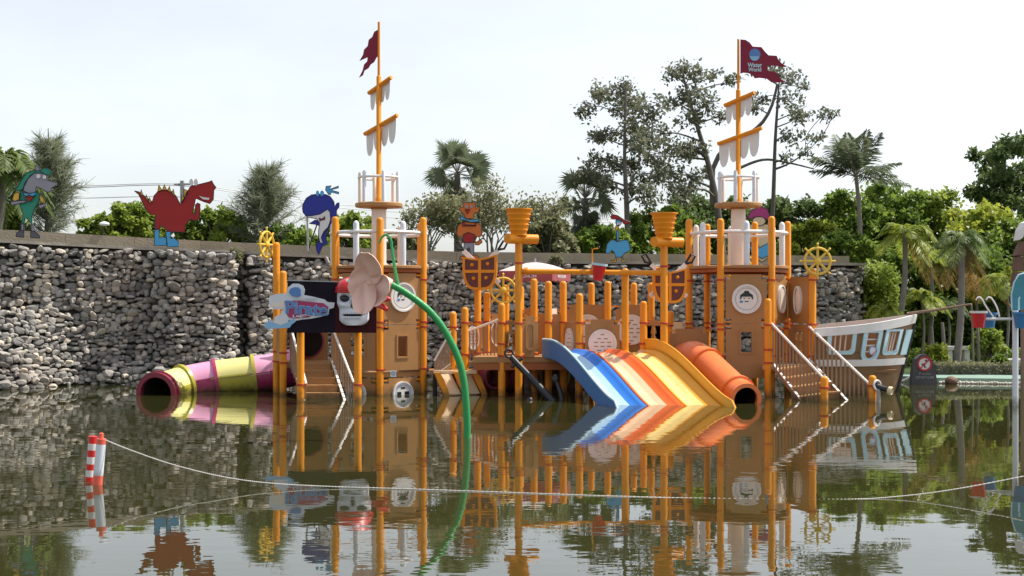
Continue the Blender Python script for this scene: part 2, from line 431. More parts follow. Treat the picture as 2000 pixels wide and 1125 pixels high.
# ------------------------------------------------------------------ setting
def sheet(name, pts, m, kind='structure'):
    mb = MB().add(pts, [tuple(range(len(pts)))]); o = mb.build(name, m, None, None); o['kind'] = kind; return o
sheet('ground', [(-1500, -1500, -.75), (1500, -1500, -.75), (1500, 1500, -.75), (-1500, 1500, -.75)], M['earth'])
sheet('water', [(-60, -40, 0), (60, -40, 0), (60, 36, 0), (-60, 36, 0)], M['water'])
WALL = [(-320, 24.2, 458), (0, 25.5, 468), (300, 26.8, 484), (450, 27.5, 491), (870, 29.0, 508), (1100, 29.6, 510), (1450, 30.4, 512), (1690, 31.0, 514)]
WP = [(XY(a, d), ZZ(y, d), a) for a, d, y in WALL]
# upper terrace behind the wall, sloping with its cap
mb = MB(); vs = []; fs = []
for p, z, a in WP: vs += [Vector((p.x, p.y + .15, z - .12)), Vector((p.x - 6 * (a < 0), p.y + 60, 2.5))]
for i in range(len(WP) - 1): fs.append((2 * i, 2 * i + 2, 2 * i + 3, 2 * i + 1))
e = len(vs); q = WP[-1][0]
vs += [Vector((q.x, q.y + .15, -.5)), Vector((q.x, q.y + 60, -.5))]; fs.append((e - 2, e, e + 1, e - 1))
mb.add(vs, fs); o = mb.build('terrace_ground', M['grass'], None, None); o['kind'] = 'structure'
# right-hand bank
SX = [(1745, 27.2), (1830, 26.4), (2000, 26.0), (2500, 25.4)]
mb = MB()
pts = [XY(a, d) for a, d in SX]
top = [Vector((p.x, p.y, .11)) for p in pts]; bot = [Vector((p.x, p.y, -.6)) for p in pts]; bk = [Vector((p.x, p.y + 1.0, .13)) for p in pts]
n = len(pts); mb.add(bot + top + bk, [(i, i + 1, n + i + 1, n + i) for i in range(n - 1)] + [(n + i, n + i + 1, 2 * n + i + 1, 2 * n + i) for i in range(n - 1)])
o = mb.build('bank_paving', M['paving'], None, None); o['kind'] = 'structure'
sheet('garden_ground', [Vector((pts[0].x - .6, 28.1, .1)), Vector((60, 26.2, .1)), Vector((120, 120, .6)), Vector((WP[-1][0].x + .02, 120, .6))], M['grass'])

# ------------------------------------------------------------------ stone wall
def wall_at(s):
    acc = 0
    for i in range(len(WP) - 1):
        a, b = WP[i][0], WP[i + 1][0]; l = (b - a).length
        if s <= acc + l or i == len(WP) - 2:
            t = (s - acc) / l; d = (b - a).normalized()
            return a.lerp(b, t), d, WP[i][1] + (WP[i + 1][1] - WP[i][1]) * t, WP[i][2] + (WP[i + 1][2] - WP[i][2]) * t
        acc += l
WLEN = sum((WP[i + 1][0] - WP[i][0]).length for i in range(len(WP) - 1))
def sst(a, b, x):
    t = max(0, min(1, (x - a) / (b - a))); return t * t * (3 - 2 * t)
def bulge(px, z):
    d = .09 * noise.noise(Vector((px * .013, z * .9, 3.1))) + .05 * noise.noise(Vector((px * .05, z * 2.2, 9)))
    d += .75 * sst(265, 330, px) * (1 - sst(440, 449, px))
    d += .6 * sst(470, 482, px) * (1 - sst(512, 524, px))
    d += .16 * sst(360, 400, px) * (1 - sst(436, 446, px)) * (1 - sst(.95, 1.5, z) * .6)
    if px < 180: d += 1.0 * (1 - sst(0, 175, px + 40 * noise.noise(Vector((z * 2, 1, 1))))) * (1 - sst(.5, 1.75, z)) + .22 * (1 - sst(90, 190, px)) * (1 - sst(0, .5, z))
    d += .62 * sst(175, 200, px) * (1 - sst(290, 320, px)) * (1 - sst(.2, .55, z))
    d += .55 * sst(345, 400, px) * (1 - sst(530, 560, px)) * (1 - sst(.25, .75, z))
    if 1600 < px: d -= .25 * sst(1640, 1690, px)
    return d
def wall_pt(s, z):
    p, d, zt, px = wall_at(s); n = Vector((d.y, -d.x, 0))
    b = bulge(px, z)
    return p + n * b + Vector((0, 0, z)), n, d
wall = empty('stone_wall', (WP[3][0].x, WP[3][0].y, 0), 'tall rubble stone retaining wall with concrete cap along the back of the pond', 'wall')
mb = MB(); NS, NZ = 260, 22; vs = []; fs = []
for i in range(NS + 1):
    s = WLEN * i / NS; p, d, zt, px = wall_at(s); n = Vector((d.y, -d.x, 0))
    for j in range(NZ + 1):
        z = -.4 + (zt - .06 + .4) * j / NZ
        vs.append(p + n * (bulge(px, z) - .10) + Vector((0, 0, z)))
for i in range(NS):
    for j in range(NZ):
        a = i * (NZ + 1) + j; fs.append((a, a + NZ + 1, a + NZ + 2, a + 1))
mb.add(vs, fs).build('mortar_backing', M['mortar'], wall)
# cap strip, parapet behind it
def ribbon(name, m, n0, n1, z0, z1, steps=150):
    mb = MB(); vs = []; fs = []
    for i in range(steps + 1):
        p, d, zt, px = wall_at(WLEN * i / steps); n = Vector((d.y, -d.x, 0))
        bb = .5 * max(0, bulge(px, 2.4)) * (1 if n0 > 0 else 0)
        j0 = .05 * noise.noise(Vector((i * .7, 1, z0)))
        for nn, z in ((n0 + bb + j0, z0), (n0 + bb + j0, z1 + j0 * .5), (n1, z1), (n1, z0)): vs.append(p + n * nn + Vector((0, 0, zt + z)))
    for i in range(steps):
        for k in range(4): fs.append((i * 4 + k, i * 4 + (k + 1) % 4, i * 4 + 4 + (k + 1) % 4, i * 4 + 4 + k))
    fs += [(0, 1, 2, 3), tuple(steps * 4 + k for k in range(4))]
    return mb.add(vs, fs).build(name, m, wall, 30)
ribbon('cap', M['concrete'], .08, -.35, -.06, 0)
# parapet in separate blocks behind the cap
NB = 16
for i in range(NB):
    s0 = WLEN * i / NB + .003; s1 = WLEN * (i + 1) / NB - .003
    p0, d0, z0, a0 = wall_at(s0); p1, d1, z1, a1 = wall_at(s1)
    h = .26 - .06 * i / NB
    q0 = p0 + Vector((-d0.y, d0.x, 0)) * .85; q1 = p1 + Vector((-d1.y, d1.x, 0)) * .85
    mb = MB(); w = Vector((-d0.y, d0.x, 0)) * .14
    vs = [q0 + Vector((0, 0, z0 - .3)), q1 + Vector((0, 0, z1 - .3)), q1 + Vector((0, 0, z1 + h)), q0 + Vector((0, 0, z0 + h))]
    mb.add(vs + [v + w for v in vs], [(0, 1, 2, 3), (7, 6, 5, 4), (0, 4, 5, 1), (1, 5, 6, 2), (2, 6, 7, 3), (3, 7, 4, 0)])
    mb.build('parapet_block', M['parapet'], wall, None)
# stones
def stone_proto(seed):
    bm = bmesh.new(); bmesh.ops.create_icosphere(bm, subdivisions=2, radius=1.0)
    V = []
    for v in bm.verts:
        c = v.co.copy(); m = (abs(c.x) ** 4.5 + abs(c.y) ** 3.2 + abs(c.z) ** 4.5) ** (-1 / 4.2)
        c = c * m
        c += .34 * Vector((noise.noise(c * 1.1 + Vector((seed, 0, 0))), noise.noise(c * 1.1 + Vector((0, seed, 5))), noise.noise(c * 1.1 + Vector((0, 3, seed)))))
        V.append(c)
    F = [[v.index for v in f.verts] for f in bm.faces]; bm.free()
    return np.array([tuple(v) for v in V]), np.array(F)
PROTO = [stone_proto(i * 3.7 + 1) for i in range(8)]
stones = []
z = -.06
while z < 2.95:
    rh = rng.uniform(.062, .11)
    s = rng.uniform(0, .15)
    while s < WLEN - .05:
        w = rng.uniform(.07, .20) * (1.5 if rng.random() < .12 else 1)
        p, d, zt, px = wall_at(min(s + w / 2, WLEN))
        zc = z + rh / 2 + rng.uniform(-.045, .045)
        if zc + rh * .4 < zt - .07:
            hh = rh * rng.uniform(.7, 1.55)
            pt, n, dd = wall_pt(min(s + w / 2, WLEN), zc)
            stones.append((pt + n * rng.uniform(-.05, .03), n, dd, w * .55, hh * .56, rng.uniform(.07, .15), px, rng.gauss(0, .2), rng.randrange(8), rng.random()))
        s += w
    z += rh
def stone_rot(n, d, tilt):
    # local x along wall, y outward, z up
    u = (d * math.cos(tilt) + Vector((0, 0, 1)) * math.sin(tilt)); v = (Vector((0, 0, 1)) * math.cos(tilt) - d * math.sin(tilt))
    return Matrix((u, n, v)).transposed()
def vis(px): return px > -5 and (px < 530 or 845 < px < 1000 or 1590 < px < 1690)
order = sorted(range(len(stones)), key=lambda i: -(stones[i][3] * stones[i][4] / stones[i][0].y ** 2 * (1 if vis(stones[i][6]) else .02)))
big = set(order[:300])
smesh = []
for k, (V, F) in enumerate(PROTO):
    me = bpy.data.meshes.new('stone'); me.from_pydata([tuple(v) for v in V], [], [tuple(f) for f in F]); me.materials.append(M['stone']); me.shade_smooth(); me.set_sharp_from_angle(angle=R(22)); smesh.append(me)
AV, AF, AT = [], [], []; off = 0
wb = BASE[wall.name]
for i, (pt, n, d, hw, hh, dep, px, tilt, k, tone) in enumerate(stones):
    Rm = stone_rot(n, d, tilt)
    if i in big:
        o = bpy.data.objects.new('stone', smesh[k]); COL.objects.link(o); o.parent = wall
        o.matrix_local = Matrix.Translation(pt - wb) @ Rm.to_4x4() @ Matrix.Diagonal((hw, dep, hh, 1))
    else:
        V, F = PROTO[k]
        A = np.array(Rm @ Matrix.Diagonal((hw, dep, hh)))
        AV.append(V @ A.T + np.array(pt)); AF.append(F + off); AT.append(np.full(len(V), tone)); off += len(V)
o = np_mesh('stone_infill', np.concatenate(AV), np.concatenate(AF), M['stone'], wall, np.concatenate(AT)); o['kind'] = 'stuff'
o.data.shade_smooth(); o.data.set_sharp_from_angle(angle=R(22))

# ------------------------------------------------------------------ play structure
PR = .064
def post(parent, xy, ztop, clamps=(), r=PR, zb=-.6, m=None):
    mb = MB(); lathe(mb, (xy[0], xy[1], 0), [(r, zb), (r, ztop - r * .8), (r * .86, ztop - r * .35), (r * .5, ztop - .05 * r), (r * .15, ztop)], 16)
    o = mb.build('post', m or M['orange'], parent)
    for z in clamps:
        mb = MB(); lathe(mb, (xy[0], xy[1], 0), [(r + .003, z - .018), (r + .014, z - .014), (r + .014, z + .014), (r + .003, z + .018)], 16)
        box(mb, (xy[0] + r + .02, xy[1] - .01, z), (.035, .03, .026))
        mb.build('clamp', M['redclamp'], o)
    return o
def disc(parent, F, cu, cv, r, ry=None, n0=.0, style='plain', mats=None):
    ry = r if ry is None else ry
    wm = mats or M['white']
    mb = MB(); prism(mb, F, circ(cu, cv, r, ry, 36), n0, n0 + .025)
    o = mb.build('round_panel', wm, parent)
    mb = MB(); prism(mb, F, circ(cu, cv, r, ry, 36), n0 + .025, n0 + .045, [circ(cu, cv, r * .88, ry * .88, 36)])
    mb.build('rim', wm, o)
    if style == 'slots':
        rows = [(.62, 1), (.34, 2), (.08, 3), (-.2, 3), (-.48, 2), (-.74, 1)]
        for v, k in rows:
            for j in range(k):
                u = (j - (k - 1) / 2) * .46
                mb = MB(); prism(mb, F, rect(cu + (u - .14) * r, cv + (v - .035) * ry, cu + (u + .14) * r, cv + (v + .035) * ry), n0 + .022, n0 + .028)
                mb.build('slot', M['slat'], o, None)
    if style == 'four':
        for u, v, w, h in ((0, .45, .2, .07), (-.38, .0, .2, .13), (.38, .03, .22, .13), (0, -.48, .2, .08)):
            mb = MB(); prism(mb, F, rect(cu + (u - w) * r, cv + (v - h) * ry, cu + (u + w) * r, cv + (v + h) * ry), n0 + .022, n0 + .029)
            mb.build('slot', M['black'], o, None)
        mb = MB(); prism(mb, F, circ(cu, cv, r * .72, ry * .72, 30), n0 + .025, n0 + .030, [circ(cu, cv, r * .68, ry * .68, 30)])
        mb.build('groove_ring', M['logolight'], o, None)
    if style == 'pirate':      # a plain printed face with a dark headscarf
        mb = MB(); prism(mb, F, [(cu - .46 * r, cv - .02 * ry), (cu - .42 * r, cv + .28 * ry), (cu - .2 * r, cv + .42 * ry), (cu - .12 * r, cv + .56 * ry), (cu + .12 * r, cv + .56 * ry), (cu + .2 * r, cv + .42 * ry), (cu + .42 * r, cv + .28 * ry), (cu + .46 * r, cv - .02 * ry), (cu + .38 * r, cv), (cu + .3 * r, cv + .16 * ry), (cu - .3 * r, cv + .16 * ry), (cu - .38 * r, cv)], n0 + .022, n0 + .030)
        mb.build('printed_headscarf', M['black'], o, None)
        for u in (-.15, .17):
            mb = MB(); prism(mb, F, circ(cu + u * r, cv + .05 * ry, .06 * r, .05 * ry, 10), n0 + .022, n0 + .030); mb.build('printed_eye', M['slat'], o, None)
        mb = MB(); prism(mb, F, rect(cu - .12 * r, cv - .2 * ry, cu + .12 * r, cv - .13 * ry), n0 + .022, n0 + .030); mb.build('printed_mouth', M['black'], o, None)
        mb = MB(); prism(mb, F, circ(cu - .36 * r, cv - .18 * ry, .12 * r, .08 * ry, 10), n0 + .022, n0 + .031); mb.build('printed_earring', M['logoblue'], o, None)
        mb = MB(); prism(mb, F, circ(cu, cv, r * .76, ry * .76, 32), n0 + .025, n0 + .029, [circ(cu, cv, r * .735, ry * .735, 32)]); mb.build('groove_ring', M['slat'], o, None)
    if style == 'bubble':
        mb = MB(); prism(mb, F, circ(cu + .1 * r, cv, r * .62, ry * .8, 32), n0 + .02, n0 + .032); mb.build('inset', M['cream'], o)
        mb = MB(); prism(mb, F, circ(cu - .2 * r, cv, r * .42, ry * .82, 24, math.pi * .55, math.pi * 1.45) + circ(cu - .14 * r, cv, r * .38, ry * .8, 24, math.pi * 1.45, math.pi * .55), n0 + .03, n0 + .036); mb.build('shadow_gap', M['slat'], o, None)
    return o
def notched(w, z0, z1, nw=.10, nh=.10, top=True, bot=True):
    pts = []
    pts += [(nw, z0), (w - nw, z0)] if bot else [(.0, z0), (w, z0)]
    if bot: pts += [(w - nw, z0 + nh), (w, z0 + nh)]
    if top: pts += [(w, z1 - nh), (w - nw, z1 - nh), (w - nw, z1), (nw, z1), (nw, z1 - nh), (0, z1 - nh)]
    else: pts += [(w, z1), (0, z1)]
    if bot: pts += [(0, z0 + nh), (nw, z0 + nh)]
    return pts
def panel(parent, p0, p1, z0, z1, feature=None, gap=.07, top=True, bot=True, m=None, label=None, nw=.1, **kw):
    d = (p1 - p0).normalized(); a = p0 + d * gap; b = p1 - d * gap; w = (b - a).length
    F = Frame(Vector((a.x, a.y, 0)), Vector((b.x, b.y, 0)))
    cu, cv = w / 2, (z0 + z1) / 2 + kw.get('dv', 0)
    holes = []
    if feature == 'window':
        ww, wh = kw.get('ww', .19), kw.get('wh', .36); holes = [rect(cu - ww / 2, cv - wh / 2, cu + ww / 2, cv + wh / 2)]
    if feature == 'lattice':
        for i in range(2):
            for j in range(3):
                x = cu + (i - .5) * .17; y = cv + (j - 1) * .19; holes.append(rect(x - .055, y - .07, x + .055, y + .07))
    mb = MB(); prism(mb, F, notched(w, z0, z1, nw, .09, top, bot), -.02, .02, holes)
    o = mb.build('panel', m or M['brown'], parent, None)
    for s, zz in ((-1, z0 + .035), (-1, z1 - .035), (1, z0 + .035), (1, z1 - .035)):
        if (zz < (z0 + z1) / 2 and bot) or (zz > (z0 + z1) / 2 and top):
            mb = MB(); x0, x1 = (-gap, nw) if s < 0 else (w - nw, w + gap)
            prism(mb, F, rect(x0 + .01, zz - .012, x1, zz + .012), -.012, .012); mb.build('bracket', M['orange'], o, None)
    if feature == 'window':
        mb = MB(); prism(mb, F, rect(cu - ww / 2 - .035, cv - wh / 2 - .035, cu + ww / 2 + .035, cv + wh / 2 + .035), .02, .035, [rect(cu - ww / 2 - .004, cv - wh / 2 - .004, cu + ww / 2 + .004, cv + wh / 2 + .004)])
        mb.build('window_frame', m or M['brown'], o, None)
    if feature == 'lattice':
        mb = MB(); prism(mb, F, rect(cu - .19, cv - .31, cu + .19, cv + .31), .02, .032, [rect(cu - .16, cv - .28, cu + .16, cv + .28)])
        mb.build('lattice_frame', m or M['brown'], o, None)
    if feature == 'slotframe':
        mb = MB(); prism(mb, F, circ(cu, cv + .16, .09, .09, 12, 0, math.pi) + circ(cu, cv - .16, .09, .09, 12, math.pi, 2 * math.pi), .02, .034, [circ(cu, cv + .15, .06, .06, 12, 0, math.pi) + circ(cu, cv - .15, .06, .06, 12, math.pi, 2 * math.pi)])
        mb.build('moulded_oval', m or M['brown'], o, None)
    if feature in ('slots', 'four', 'pirate', 'plaindisc', 'bubble'):
        disc(o, F, cu, cv, kw.get('r', .28), kw.get('ry'), .02, feature, kw.get('dm'))
    return o
def floor_slab(parent, pts, z, th=.09, m=None, name='deck'):
    mb = MB(); n = len(pts)
    vs = [Vector((p[0], p[1], z)) for p in pts] + [Vector((p[0], p[1], z - th)) for p in pts]
    mb.add(vs, [tuple(range(n)), tuple(range(2 * n - 1, n - 1, -1))] + [(i, (i + 1) % n, n + (i + 1) % n, n + i) for i in range(n)])
    return mb.build(name, m or M['brown'], parent, None)
def yard(parent, a, b, h, lobes=4, name='yard'):
    mb = MB(); d = (b - a); dn = d.normalized()
    ptube(mb, [a, b], .038, 12); y = mb.build(name, M['orange'], parent)
    F = Frame(a + dn * .04, u=dn, v=Vector((0, 0, 1)))
    F.n = Vector((0, -1, 0)); L = d.length - .08; pts = [(0, -.03), (L, -.03)]; low = []
    for k in range(lobes):
        w = L / lobes; hh = h * (1 if k in (0, lobes - 1) else .92)
        low += [(k * w + w * (.5 - .5 * math.cos(math.pi * t / 8)), -.10 - hh * math.sin(math.pi * t / 8) ** .7) for t in range(0, 9)]
    pts = pts + low[::-1]
    mb = MB(); prism(mb, F, pts, -.05, -.065); mb.build('sail', M['white'], y, None)
    return y
def flag(parent, p, pts, D, mt, name='flag'):
    F = Frame((0, 0, 0), u=(1, 0, 0)); q = []
    for a, b in pts:
        w = P(a, b, D); q.append((w.x, w.z))
    mb = MB(); prism(mb, F, q, -D + .006, -D - .006)
    return mb.build(name, mt, parent, None)

def tower(cx, Dc, a0, label, post_clamps, mast_top, pole_top, floor_z):
    C = XY(cx, Dc); t = empty('play_tower', (C.x, C.y, 0), label, 'play tower', 'hexagonal play towers')
    Rr = .92; zd = ZZ(520, Dc)
    ps = []
    for k in range(6):
        a = R(a0 + 60 * k); q = C + Vector((math.cos(a), math.sin(a), 0)) * Rr
        ps.append(q); post(t, q, 3.18 + (.0 if k % 2 else .04), post_clamps)
    # deck disc and its frame
    mb = MB(); lathe(mb, (C.x, C.y, 0), [(.88, zd - .06), (.93, zd - .05), (.93, zd - .01), (.9, zd)], 40); dk = mb.build('deck', M['brown'], t)
    mb = MB()
    for k in range(6): beam(mb, ps[k] + Vector((0, 0, zd - .095)), ps[(k + 1) % 6] + Vector((0, 0, zd - .095)), .05, .06)
    beam(mb, ps[0] + Vector((0, 0, zd - .112)), ps[3] + Vector((0, 0, zd - .112)), .05, .08)
    mb.build('deck_frame', M['frame'], t, None)
    # white pickets and ring rail
    for k in range(6):
        a = R(a0 + 30 + 60 * k); q = C + Vector((math.cos(a), math.sin(a), 0)) * .84
        mb = MB(); lathe(mb, (q.x, q.y, 0), [(.054, zd), (.054, zd + .74), (.04, zd + .78), (.01, zd + .80)], 14); mb.build('picket', M['greywhite'] if math.sin(a) < 0 else M['cream'], t)  # front pickets bluish, rear ones warm: shade and lit tint put into colour
    mb = MB(); ring(mb, (C.x, C.y, ZZ(457, Dc)), .885, .033, n=48); mb.build('ring_rail', M['white'], t)
    # central column, crow's nest
    zc = ZZ(400, Dc)
    mb = MB(); lathe(mb, (C.x, C.y, 0), [(.14, zd), (.135, zc - .04)], 24); mb.build('column', M['cream'], t)
    mb = MB(); lathe(mb, (C.x, C.y, 0), [(.15, zc - .09), (.15, zc - .05), (.42, zc - .05), (.44, zc - .035), (.44, zc + .015), (.42, zc + .03)], 36); nest = mb.build('crows_nest', M['brown'], t)
    for k in range(6):
        a = R(a0 + 12 + 60 * k); q = C + Vector((math.cos(a), math.sin(a), 0)) * .365
        mb = MB(); lathe(mb, (q.x, q.y, 0), [(.036, zc + .03), (.036, zc + .58), (.02, zc + .61)], 12); mb.build('nest_picket', M['greywhite'] if math.sin(a) < 0 else M['cream'], nest)  # same painted split, shaded bluish front and lit warm back
    mb = MB(); ring(mb, (C.x, C.y, zc + .50), .37, .024, n=36); mb.build('nest_rail', M['white'], nest)
    zm = ZZ(mast_top, Dc)
    mb = MB(); lathe(mb, (C.x, C.y, 0), [(.065, zc + .03), (.065, zc + .12), (.048, zc + .14), (.046, zm), (.03, zm + .02)], 16); mast = mb.build('mast', M['orange'], t)
    mb = MB(); lathe(mb, (C.x, C.y, 0), [(.026, zm - .02), (.022, ZZ(pole_top, Dc)), (.01, ZZ(pole_top, Dc) + .01)], 10); mb.build('flagpole', M['orange'], mast)
    # lower floor
    floor_slab(t, [(p.x, p.y) for p in [C + (q - C) * .98 for q in ps]], floor_z, .08)
    return t, C, ps, zd, mast

# ---- left tower
TL, CL, PL, ZD, mastL = tower(740, 23.75, -143, 'hexagonal play tower at left with plain dark red flag, behind the pirate sign', (.46, 1.22, 1.31, 2.08), 150, 43, .40)
yard(mastL, P(712, 262, 23.95), P(776, 225, 23.5), .36)
yard(mastL, P(720, 182, 23.92), P(764, 151, 23.55), .26)
flag(TL, None, [(742, 48), (738, 58), (731, 62), (727, 72), (720, 78), (718, 90), (711, 97), (709, 107), (702, 119), (709, 116), (718, 112), (717, 120), (711, 126), (708, 138), (701, 152), (709, 147), (712, 138), (720, 133), (724, 126), (731, 121), (735, 113), (740, 108)], 23.75, M['flagred'])
# faces: posts 0 (-143), 1 (-83), 2 (-23)
panel(TL, PL[1], PL[2], 1.27, 2.19, 'pirate', r=.265, dv=.03)
panel(TL, PL[1], PL[2], .44, 1.26, 'window', dv=.02, bot=False)
panel(TL, PL[1], PL[2], -.35, .30, 'four', r=.215, dv=.05)
panel(TL, PL[0], PL[1], 1.27, 2.19, None)
panel(TL, PL[0], PL[1], .44, 1.26, 'lattice', dv=.1, bot=False)
panel(TL, PL[0], PL[1], -.35, .30, 'four', r=.20, dv=.05)
panel(TL, PL[2], PL[3], .44, 1.15, None)
panel(TL, PL[3], PL[4], .44, 1.15, None)
# small notice on front post
nF = Frame((P(763, 730, 22.75).x, 22.72, 0), u=(1, 0, 0)); z0 = ZZ(730, 22.7)
mb = MB(); prism(mb, nF, rect(0, z0 - .06, .10, z0 + .06), 0, .01); nb = mb.build('notice', M['signwhite'], TL, None)
mb = MB(); prism(mb, nF, circ(.05, z0 + .005, .036, n=18), .01, .013, [circ(.05, z0 + .005, .027, n=18)]); mb.build('printed_ring', M['logoblue'], nb, None)
mb = MB(); prism(mb, nF, [(.03, z0 + .02), (.035, z0 + .025), (.07, z0 - .012), (.066, z0 - .018)], .01, .0135); mb.build('printed_bar', M['logoblue'], nb, None)

# ---- right tower
TR, CR, PRt, ZD2, mastR = tower(1442, 23.9, -180, 'hexagonal play tower at right with printed red flag beside the orange tube slide', (.70, 1.18, 1.27, 2.07), 177, 77, .52)
yard(mastR, P(1402, 281, 24.1), P(1488, 250, 23.6), .38)
yard(mastR, P(1415, 206, 24.05), P(1473, 181, 23.65), .28)
fl = flag(TR, None, [(1446, 77), (1456, 78), (1464, 83), (1470, 91), (1487, 92), (1494, 101), (1501, 108), (1517, 109), (1521, 119), (1530, 126), (1538, 130), (1527, 131), (1515, 128), (1498, 129), (1500, 138), (1517, 142), (1522, 151), (1529, 157), (1537, 161), (1523, 161), (1507, 161), (1498, 154), (1484, 152), (1474, 153), (1470, 147), (1462, 143), (1452, 142), (1446, 144)], 23.9, M['flagred'])
panel(TR, PRt[1], PRt[2], 1.28, 2.17, 'pirate', r=.265, gap=.09)
panel(TR, PRt[1], PRt[2], .30, 1.275, 'window', dv=.16, gap=.09, bot=False)
panel(TR, PRt[2], PRt[3], 1.28, 2.17, 'bubble', r=.2, ry=.26)
panel(TR, PRt[3], PRt[4], .55, 1.2, None)
panel(TR, PRt[5], PRt[0], .55, 1.2, None)

# text helper
def text(s, w, h, F, cu, cv, n0, n1, m, parent, name='lettering', bold=.0, slant=0.0):
    cu_ = bpy.data.curves.new('t', 'FONT'); cu_.body = s; cu_.align_x = 'CENTER'; cu_.align_y = 'CENTER'; cu_.extrude = .05; cu_.offset = bold
    ob = bpy.data.objects.new('t', cu_); COL.objects.link(ob)
    dg = bpy.context.evaluated_depsgraph_get()
    me = bpy.data.meshes.new_from_object(ob.evaluated_get(dg)); bpy.data.objects.remove(ob)
    co = [v.co.copy() for v in me.vertices]
    if not co: return None
    x0 = min(c.x for c in co); x1 = max(c.x for c in co); y0 = min(c.y for c in co); y1 = max(c.y for c in co)
    b = BASE[parent.name]
    for v, c in zip(me.vertices, co):
        a = ((c.x - x0) / (x1 - x0) - .5) * w; bb = ((c.y - y0) / max(1e-6, y1 - y0) - .5) * h
        v.co = F(cu + a, cv + bb + a * slant, n0 if c.z < 0 else n1) - b
    me.name = name
    o = link(name, me, m, parent); BASE[o.name] = b; return o
Ff = Frame((0, 0, 0), u=(1, 0, 0)); q = P(1474, 112, 23.9); n0 = -23.9 + .006
# round blue badge and the words on the flag
mb = MB(); prism(mb, Ff, circ(q.x, P(0, 107, 23.9).z, .105, .115, 28), n0, n0 + .004); bd = mb.build('blue_badge', M['logoblue'], fl, None)
mb = MB(); prism(mb, Ff, circ(q.x - .005, P(0, 110, 23.9).z, .085, .085, 20, math.pi, 2 * math.pi), n0 + .004, n0 + .006); mb.build('pale_crescent', M['logolight'], bd, None)
text('Water', .27, .085, Ff, q.x, P(0, 127, 23.9).z, n0, n0 + .006, M['ltblue'], fl, bold=.02)
text('World', .24, .075, Ff, q.x, P(0, 136, 23.9).z, n0, n0 + .006, M['ltblue'], fl, bold=.02)

# ---- centre platform
CP = empty('play_platform', (XY(1120, 23.5).x, 23.5, 0), 'low brown panelled platform with many orange posts between the two towers', 'play platform')
posts = [(885, 609, 23.4), (908, 600, 23.2), (933, 556, 23.9), (951, 571, 24.3), (980, 592, 22.7), (988, 556, 24.5), (1017, 559, 24.7), (1043, 544, 23.7),
         (1071, 549, 23.3), (1100, 549, 23.5), (1132, 573, 22.9), (1155, 552, 25.1), (1187, 549, 24.6), (1221, 524, 22.9), (1238, 552, 25.1), (1257, 588, 22.8), (1272, 552, 24.5), (1310, 607, 24.3)]
PP = {}
for a, y, d in posts:
    q = XY(a, d); PP[a] = q
    zt = ZZ(y, d)
    post(CP, q, zt, [z for z in (.72, min(1.30, zt - .28)) if z < zt - .1] + ([.93] if a in (1132, 1257, 1221, 980) else []))
zdk = .70
floor_slab(CP, [(XY(925, 22.6).x, 22.62), (XY(1262, 22.7).x, 22.72), (XY(1262, 25).x, 25.1), (XY(950, 25).x, 25.1)], zdk, .10, M['brown'])
mb = MB()
for a, b in (((925, 22.66), (1262, 22.76)), ((940, 23.9), (1262, 23.9)), ((950, 25.0), (1262, 25.0))):
    beam(mb, XY(*a) + Vector((0, 0, zdk - .17)), XY(*b) + Vector((0, 0, zdk - .17)), .06, .12)
mb.build('deck_beam', M['frame'], CP, None)
panel(CP, PP[1132], PP[1221], .62, 1.36, 'slots', r=.255, dv=-.06, gap=.1)
panel(CP, PP[1100], PP[1132], .62, 1.31, 'slots', r=.14, ry=.28, dv=-.05, gap=.06, dm=M['cream'], nw=.05)
panel(CP, PP[1155] + Vector((-.55, .0, 0)), PP[1187] + Vector((.12, .1, 0)), .62, 1.62, 'slots', r=.29, dv=.02, gap=.06)
panel(CP, PP[1187] + Vector((.1, .1, 0)), PP[1272], .62, 1.62, 'slots', r=.29, dv=.02, gap=.06)
panel(CP, XY(1074, 23.4), XY(1098, 23.5), .62, 1.45, None, gap=.02, nw=.04)
panel(CP, PP[980], PP[1043] + Vector((-.28, -.95, 0)), .70, 1.36, 'lattice', gap=.06, nw=.06)
panel(CP, XY(1016, 22.55), XY(1052, 22.7), .70, 1.42, 'slotframe', gap=.02, nw=.07)
panel(CP, PP[951], PP[988], .70, 1.45, 'slots', r=.16, ry=.25, gap=.05, nw=.05)
panel(CP, PP[1017], PP[1043] + Vector((.1, .8, 0)), .7, 1.55, None, gap=.05, nw=.06)
panel(CP, PP[908] + Vector((0, .6, 0)), PP[933], .7, 1.3, 'slots', r=.13, ry=.22, gap=.05, nw=.05)
panel(CP, PP[1257] + Vector((0, .1, 0)), XY(1297, 22.9), .62, 1.35, 'lattice', gap=.07, nw=.06)
panel(CP, XY(1302, 23.6), XY(1390, 23.5), .62, 1.18, None, gap=.06)
panel(CP, XY(1022, 24.0), XY(1072, 24.0), .62, 1.46, None, gap=.02, nw=.07)
panel(CP, XY(1086, 24.4), XY(1130, 24.4), .62, 1.52, None, gap=.02, nw=.06)
panel(CP, XY(1073, 23.9), XY(1087, 24.1), .62, 1.55, None, gap=.0, nw=.02, m=M['cream'])
panel(CP, XY(1312, 23.9), XY(1338, 23.8), .62, 1.30, None, gap=.01, nw=.03, m=M['tan'])
panel(CP, XY(936, 24.2), XY(976, 24.4), .70, 1.28, None, gap=.02, nw=.06)
